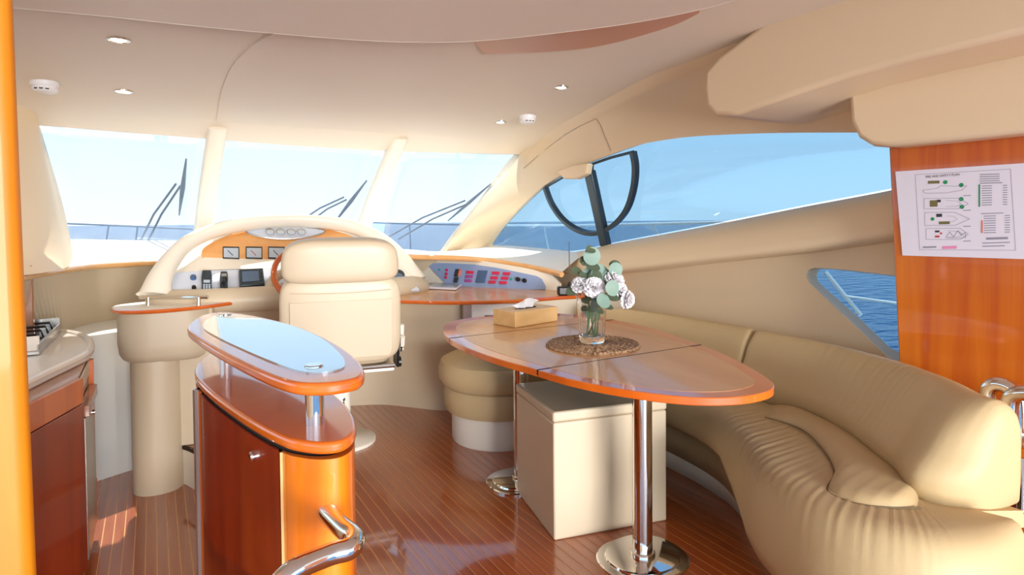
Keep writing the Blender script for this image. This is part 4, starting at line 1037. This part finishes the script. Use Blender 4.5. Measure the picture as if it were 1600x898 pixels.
MB().tube([Vector((p.x, p.y, 0.4415)) for p in pi], 0.0022, 6).build('crease_piping', 'leather_seam', sofa)
# base bands
def inset(k): return [f+(g-f).normalized()*k for f, g in zip(Fs, Gs)]
ib, ic = inset(0.10), inset(0.17)
MB().loft([[Vector((p.x, p.y, 0.12)) for p in ib], [Vector((p.x, p.y, 0.24)) for p in ib]]).build('base_band', 'vinyl_dark', sofa, solid=0.02)
MB().loft([[Vector((p.x, p.y, 0.0)) for p in ic], [Vector((p.x, p.y, 0.14)) for p in ic]]).build('plinth', 'cream', sofa, solid=0.02)
# backrest in two sections
def back_section(i0, i1, ph, round_end):
    rr = []; m_ = i1-i0
    for i in range(i0, i1+1):
        g, t = Gs[i], Ts[i]; o_ = (t-g); o_.normalize(); u = i/(NS_-1)
        am = 0.0008*(math.sin(u*300+ph)+0.7*math.sin(u*467))*(0.5+0.5*math.sin(u*11+ph))
        base = [(g+o_*0.05, 0.37), (g-o_*0.0, 0.42), (g-o_*0.025, 0.50), (g.lerp(t, 0.15), 0.57), (g.lerp(t, 0.42), 0.645), (g.lerp(t, 0.75), 0.70), (t, 0.718), (t+o_*0.05, 0.705), (t+o_*0.085, 0.65), (t+o_*0.09, 0.50), (t+o_*0.085, 0.40)]
        pts = [Vector((p.x, p.y, z+am)) for p, z in base]
        sm_ = spline(pts, 26)
        e_ = min(i-i0, i1-i)/4.0 if not (round_end and i > (i0+i1)/2) else (i1-i)/16.0
        if i-i0 < 4: e_ = min(e_, (i-i0)/4.0)
        k = math.sqrt(max(0.0, 1-(1-min(1, e_))**2)); k = 0.86+0.14*k if not (round_end and i > (i0+i1)/2) else 0.45+0.55*k
        c_ = sum(sm_, Vector())/26
        rr.append([c_.lerp(p, k) for p in sm_])
    return MB().loft(rr, wrap=True, caps=True).build('backrest', 'leather', sofa, ang=70)
ij = min(range(NS_), key=lambda i: abs(Gs[i].y-1.96))
back_section(0, ij-1, 0.3, False)
back_section(ij+1, NS_-6, 1.7, True)

# ------------------------------------------------------------------ things on the table
pmc = at(926, 537, Z=TT+0.008)
mb = MB().lathe([(0.20, 0.0), (0.203, 0.004), (0.198, 0.008), (0.01, 0.008)], (pmc.x, pmc.y, TT+0.001), 56)
for k in range(9):
    r = 0.195-k*0.021
    mb.tube([Vector((pmc.x+r*math.cos(a), pmc.y+r*math.sin(a), TT+0.0085+0.0012*math.sin(a*30+k))) for a in [2*math.pi*j/60 for j in range(60)]], 0.0045, 5, closed=True)
tag(mb.build('placemat', 'wicker'), 'round brown woven placemat under the vase', 'placemat')
vb = at(925, 534, Z=TT+0.014); vb.z = TT+0.014
vase = thing('glass_vase', 'clear fluted glass vase holding white flowers and eucalyptus', 'vase', vb)
rr = []
for r, z in [(0.010, 0.0), (0.050, 0.0), (0.054, 0.006), (0.055, 0.02), (0.058, 0.08), (0.064, 0.15), (0.069, 0.205), (0.066, 0.205), (0.061, 0.15), (0.055, 0.08), (0.051, 0.03), (0.03, 0.022), (0.004, 0.022)]:
    fl_ = 0.018 if 0.02 < z < 0.2 and r > 0.05 else 0
    rr.append([vb+Vector((r*(1+fl_*math.cos(a*14))*math.cos(a), r*(1+fl_*math.cos(a*14))*math.sin(a), z)) for a in [2*math.pi*k/84 for k in range(84)]])
m = D.materials.new('vase_glass'); m.use_nodes = True; b = m.node_tree.nodes['Principled BSDF']
b.inputs['Transmission Weight'].default_value = 1.0; b.inputs['Roughness'].default_value = 0.02; b.inputs['IOR'].default_value = 1.35; b.inputs['Base Color'].default_value = (0.97, 0.98, 0.98, 1); MAT['vase_glass'] = m
MB().loft(rr, wrap=True, caps=True).build('vessel', 'vase_glass', vase, ang=50)
rng = random.Random(3)
def bloom_mb(c, axis, r):
    R = axis.to_track_quat('Z', 'Y').to_matrix(); mb = MB(); rg = random.Random(int(c.x*1e4))
    for ring, (cnt, tilt, ln) in enumerate([(11, 1.75, 1.0), (10, 1.30, 1.0), (9, 0.90, 0.95), (7, 0.52, 0.9), (4, 0.2, 0.85)]):
        for k in range(cnt):
            a = 2*math.pi*(k+0.5*(ring % 2))/cnt+rg.uniform(-0.12, 0.12); tl = tilt+rg.uniform(-0.12, 0.12)
            d = Vector((math.cos(a)*math.sin(tl), math.sin(a)*math.sin(tl), math.cos(tl))); sd_ = Vector((-math.sin(a), math.cos(a), 0)); up_ = d.cross(sd_)
            rows = []
            for j in range(5):
                t = j/4; hw = r*(0.10+0.42*t)
                rows.append([c+R@(d*r*ln*(0.15+0.85*t-0.10*t*abs(u))+sd_*hw*u+up_*r*(0.10*t*t*math.sin(u*7+k*1.7+ring)+0.08*t*u*u)) for u in [-1+2*q/8 for q in range(9)]])
            mb.loft(rows)
    return mb
def vpt(px, py, dy=0.0):
    """point in the vertical plane of the vase facing the eye, pushed dy away"""
    nrm = Vector((vb.x, vb.y, 0)).normalized(); return at(px, py, P=vb+nrm*dy, N=nrm)
FLW = [(905, 443, -0.02, 0.040, 'white carnation at the left of the bouquet in the vase'), (929, 447, -0.05, 0.048, 'large white carnation in the middle of the bouquet'), (962, 436, -0.01, 0.046, 'white carnation high at the right of the bouquet'), (971, 453, 0.015, 0.040, 'small white carnation tucked between the two right hand blooms'), (982, 468, 0.0, 0.040, 'white carnation drooping lowest at the right of the bouquet')]
for i, (px, py, dy, r, l) in enumerate(FLW):
    c = vpt(px, py, dy); foot = vb+Vector((0.022*math.cos(i*1.9+0.5), 0.022*math.sin(i*1.9+0.5), 0.026))
    neck = vb+Vector(((c.x-vb.x)*0.35, (c.y-vb.y)*0.35, 0.20))
    t = thing('carnation', l, 'flower', foot, 'white carnations in the vase')
    ax = (c-neck).normalized()+Vector((-0.25, -0.4, 0.1)); ax.normalize()
    MB().tube(spline([foot, foot.lerp(neck, 0.5), neck, c-ax*0.02], 16), 0.003, 6).build('stem', 'stem', t)
    MB().lathe([(0.003, -0.02), (0.009, -0.012), (0.010, 0.004), (0.006, 0.010)], c-ax*0.004, 12, ax.to_track_quat('Z', 'Y').to_matrix()).build('calyx', 'stem', t)
    bloom_mb(c-ax*0.25*r, ax, r).build('bloom', 'petal', t, ang=80)
def leaf_mb(c, nrm, up, r):
    n_ = nrm.normalized(); x = up.cross(n_).normalized(); y = n_.cross(x)
    rows = []
    for j in range(4):
        t = j/3
        rows.append([c+x*r*t*math.cos(a)+y*r*1.05*t*math.sin(a)+n_*(-0.10*r*t*t*math.cos(2*a)+0.05*r*t) for a in [2*math.pi*k/18 for k in range(18)]])
    return MB().loft(rows, wrap=True)
SPR = [('tall eucalyptus sprig rising from the middle of the vase', [(925, 400, 0.038, 0), (913, 407, 0.022, 1), (923, 390, 0.022, 1), (926, 415, 0.034, 1), (920, 428, 0.028, 0), (914, 412, 0.016, 1)], (928, 418)),
       ('eucalyptus sprig with one dark leaf at the left of the vase', [(901, 424, 0.026, 1), (911, 430, 0.018, 1), (893, 455, 0.026, 1)], (905, 430)),
       ('eucalyptus sprig with broad pale leaves in the middle right', [(938, 427, 0.040, 0), (952, 434, 0.034, 0), (957, 450, 0.032, 2), (943, 470, 0.032, 2), (930, 432, 0.03, 1)], (942, 430)),
       ('eucalyptus sprig leaning right behind the carnations', [(961, 414, 0.026, 1), (962, 421, 0.030, 0), (959, 463, 0.030, 1), (952, 480, 0.018, 1)], (960, 420)),
       ('leafy green carnation foliage sprig inside the vase rim', [(915, 470, 0.020, 1), (930, 476, 0.022, 1), (922, 488, 0.024, 0), (938, 486, 0.018, 1), (926, 482, 0.022, 1), (913, 482, 0.016, 1), (934, 466, 0.022, 1), (921, 464, 0.022, 1)], (926, 470))]
for i, (l, lv, tip) in enumerate(SPR):
    foot = vb+Vector((0.028*math.cos(i*1.3+2), 0.028*math.sin(i*1.3+2), 0.026)); tipp = vpt(tip[0], tip[1], 0.0)
    t = thing('eucalyptus_sprig', l, 'foliage', foot, 'eucalyptus sprigs in the vase')
    neck = vb+Vector(((tipp.x-vb.x)*0.3, (tipp.y-vb.y)*0.3, 0.19)) if tipp.z > vb.z+0.2 else foot.lerp(tipp, 0.5)
    MB().tube(spline([foot, foot.lerp(neck, 0.5)+Vector((0, 0, 0.0)), neck, tipp], 16), 0.0026, 6).build('stem', 'stem', t)
    for (px, py, r, dk_) in lv:
        c = vpt(px, py, -0.085 if dk_ == 2 else (rng.uniform(-0.03, 0.02) if py < 480 else rng.uniform(-0.02, 0.02)))
        nr = Vector((-0.45+rng.uniform(-0.4, 0.4), -0.8, rng.uniform(-0.2, 0.5)))
        if dk_ == 1: nr.z += 0.8
        MB_ = leaf_mb(c, nr, Vector((0, 0, 1)), r)
        MB_.build('leaf', 'leaf_dark' if dk_ == 1 else 'leaf', t, ang=80)

# tissue box
b0, b1, b2 = at(805, 512, Z=TT+0.002), at(871, 501, Z=TT+0.002), at(778, 504, Z=TT+0.002)
ex = (b1-b0); wx = ex.length; ex.normalize(); ey = Vector((-ex.y, ex.x, 0)); wy = 0.17
c0 = b0+ex*wx/2+ey*wy/2; Rt = Matrix.Rotation(math.atan2(ex.y, ex.x), 3, 'Z')
tbx = thing('tissue_box', 'pale wooden tissue box with a tissue pulled out of the top', 'tissue box', (c0.x, c0.y, TT+0.001))
MB().box((c0.x, c0.y, TT+0.041), (wx, wy, 0.078), M=Rt).build('box_body', 'wood_box', tbx, bevel=0.002)
slot = [c0+Rt@Vector((0.075*math.cos(a), 0.03*math.sin(a), 0)) for a in [2*math.pi*k/24 for k in range(24)]]
MB().prism([(p.x, p.y) for p in slot], TT+0.0795, TT+0.0815).build('slot', 'shadow_gap', tbx)
rr = []
for j in range(9):
    t = j/8; row = []
    for k in range(25):
        u = k/24*2-1; wv = 0.05+0.045*t
        row.append(Vector((c0.x, c0.y, 0))+Rt@Vector((u*wv+0.02*t, 0.018*math.sin(u*7+t*2)*(0.4+t)+0.02*t*math.sin(t*3), 0))+Vector((0, 0, TT+0.072+0.055*t*(1-0.35*u*u)+0.008*math.sin(u*9)*t-0.02*max(0, t-0.7))))
    rr.append(row)
MB().loft(rr).build('tissue', 'tissue', tbx, ang=80, solid=0.0015)

# ------------------------------------------------------------------ galley: cabinet, counter, cooktop
GZc = 0.675
gal = thing('galley_cabinet', 'orange wooden galley base cabinet with drawer and recessed oven', 'cabinet', (-0.5, 2.9, -0.22))
Ap = Vector((-0.27, 3.0, 0)); dg = Vector((0.34, 0.94, 0)).normalized(); Q = Ap-dg*1.0
ngal = Vector((dg.y, -dg.x, 0))
body = [(Q.x, Q.y), (Ap.x-0.004, Ap.y), (-0.275, 3.48), (-0.95, 3.48), (-0.95, Q.y)]
MB().prism(body, -0.14, GZc-0.04).build('carcass', 'wood_brown', gal)
MB().prism([(lerp(-0.6, x, 0.93), lerp(2.8, y, 0.97)) for x, y in body], -0.22, -0.14).build('toe_kick', 'shadow_gap', gal)
def gpanel(s0, s1, z0, z1, name, mat, th=0.018):
    a, b_ = Ap-dg*s0, Ap-dg*s1
    return MB().loft([[Vector((p.x, p.y, z)) for p in (a, b_, b_+ngal*th, a+ngal*th)] for z in (z0, z1)], wrap=True, caps=True).build(name, mat, gal, bevel=0.002)
dz = at(75, 657, P=Ap, N=ngal).z
gpanel(0.002, 0.50, dz+0.002, GZc-0.038, 'drawer_front', 'wood_cabinet'); gpanel(0.002, 0.50, -0.14, dz-0.002, 'door', 'wood_red')
gpanel(0.505, 0.98, -0.14, GZc-0.045, 'door', 'wood_cabinet')
# oven front along the aisle
def side(y0, y1, z0, z1, name, mat, th=0.016, x=-0.272):
    return MB().box((x+th/2, (y0+y1)/2, (z0+z1)/2), (th, y1-y0, z1-z0)).build(name, mat, gal, bevel=0.002)
side(3.01, 3.42, dz+0.03, GZc-0.05, 'niche_panel', 'vinyl', 0.006)
side(3.43, 3.48, -0.14, GZc-0.05, 'end_stile', 'wood_edge', 0.02)
ov_ = side(3.02, 3.42, -0.12, dz-0.07, 'oven_door', 'steel', 0.02); lab(ov_, 'brushed steel oven door')
side(3.02, 3.42, dz-0.065, dz-0.02, 'oven_handle_ledge', 'wood_brown', 0.035)
MB().lathe([(0.003, 0), (0.010, 0), (0.010, 0.012), (0.002, 0.014)], (-0.252, 3.30, dz-0.12), 14, Matrix.Rotation(math.pi/2, 3, 'Y')).build('knob', 'chrome', gal)
# worktop
ct_px = [(20, 604), (38, 597), (80, 577), (115, 561), (138, 549), (147, 538), (143, 527), (130, 520), (110, 516), (95, 514.5)]
ct = spline([at(px, py, Z=GZc) for px, py in ct_px], 40)
ct2 = ct+[Vector((-0.95, ct[-1].y+0.05, 0)), Vector((-0.95, ct[0].y-0.2, 0))]
wkt = thing('galley_worktop', 'cream galley worktop with raised rounded rim', 'worktop', (-0.6, 3.0, GZc-0.04))
MB().prism([(p.x, p.y) for p in ct2], GZc-0.040, GZc-0.008).build('slab', 'counter', wkt, bevel=0.008)
MB().tube([Vector((p.x-0.015, p.y-0.002, GZc-0.012)) for p in ct], 0.018, 10).build('rim', 'counter', wkt)
# cooktop
h0 = at(62, 552, Z=GZc); h1 = at(95, 518, Z=GZc); ey = (h1-h0); ln = ey.length; ey.normalize(); ex = Vector((-ey.y, ey.x, 0)); 
ckt = thing('cooktop', 'steel edged black gas cooktop set on the galley worktop', 'cooktop', (h0.x, h0.y, GZc-0.008))
def cp(a, b_, z): return h0+ey*a+ex*b_+Vector((0, 0, z-0.006))
def cbox(a0, a1, b0, b1, z0, z1, name, mat, parent=None):
    q = [cp(a0, b0, z0), cp(a1, b0, z0), cp(a1, b1, z0), cp(a0, b1, z0)]
    return MB().slab(q, (0, 0, z1-z0)).build(name, mat, parent or ckt, bevel=0.003)
cbox(0, ln, 0, 0.45, 0.0, 0.018, 'tray', 'steel')
cbox(0.0, ln, 0.0, 0.012, 0.018, 0.05, 'rim', 'steel'); cbox(0, 0.012, 0.0, 0.45, 0.018, 0.085, 'rim', 'counter'); cbox(ln-0.012, ln, 0.0, 0.45, 0.018, 0.085, 'rim', 'steel')
cbox(0.013, ln-0.013, 0.013, 0.45, 0.018, 0.024, 'hob_plate', 'black_gloss')
for k in range(5):
    a = 0.05+k*(ln-0.1)/4
    MB().tube([cp(a, 0.03, 0.03), cp(a, 0.04, 0.065), cp(a, 0.40, 0.065), cp(a, 0.41, 0.03)], 0.006, 6).build('pan_grate', 'black', ckt)
for a in (0.12, ln-0.12):
    MB().lathe([(0.045, 0.02), (0.045, 0.034), (0.03, 0.042), (0.002, 0.042)], cp(a, 0.2, 0.006), 20).build('burner', 'black', ckt)

# ------------------------------------------------------------------ chrome rail and shelf at the right edge
sx_ = 2.22
sh = thing('stair_side_unit', 'wooden side unit with shelf and chrome post at the right edge', 'cabinet', (2.3, 0.7, 0))
sp_ = at(1585, 703, X=sx_)
MB().box((sx_+0.12, 0.45, sp_.z), (0.26, 0.86, 0.035)).build('shelf', 'wood_orange', sh, bevel=0.006)
MB().box((sx_+0.15, 0.45, 0.17), (0.22, 0.80, 0.34)).build('base', 'wood_orange', sh, bevel=0.006)
pp_ = at(1596, 760, X=sx_+0.06)
MB().lathe([(0.022, 0.0), (0.022, 0.008), (0.015, 0.012), (0.015, sp_.z-0.36)], (pp_.x, pp_.y, 0.34), 20).build('post', 'chrome', sh)
gr = thing('chrome_handrail', 'thick looped chrome handrail beside the sofa end', 'handrail', at(1580, 680, X=sx_+0.03))
a = [at(px, py, X=sx_+0.10) for px, py in [(1548, 640), (1543, 612), (1556, 600), (1578, 606), (1588, 625), (1590, 660), (1592, 692)]]
MB().tube(spline(a, 30), 0.024, 14).build('front_loop', 'chrome', gr)
a = [at(px, py, X=sx_+0.07) for px, py in [(1580, 694), (1577, 650), (1580, 622), (1596, 614), (1620, 618), (1640, 640), (1645, 696)]]
MB().tube(spline(a, 30), 0.024, 14).build('rear_loop', 'chrome', gr)
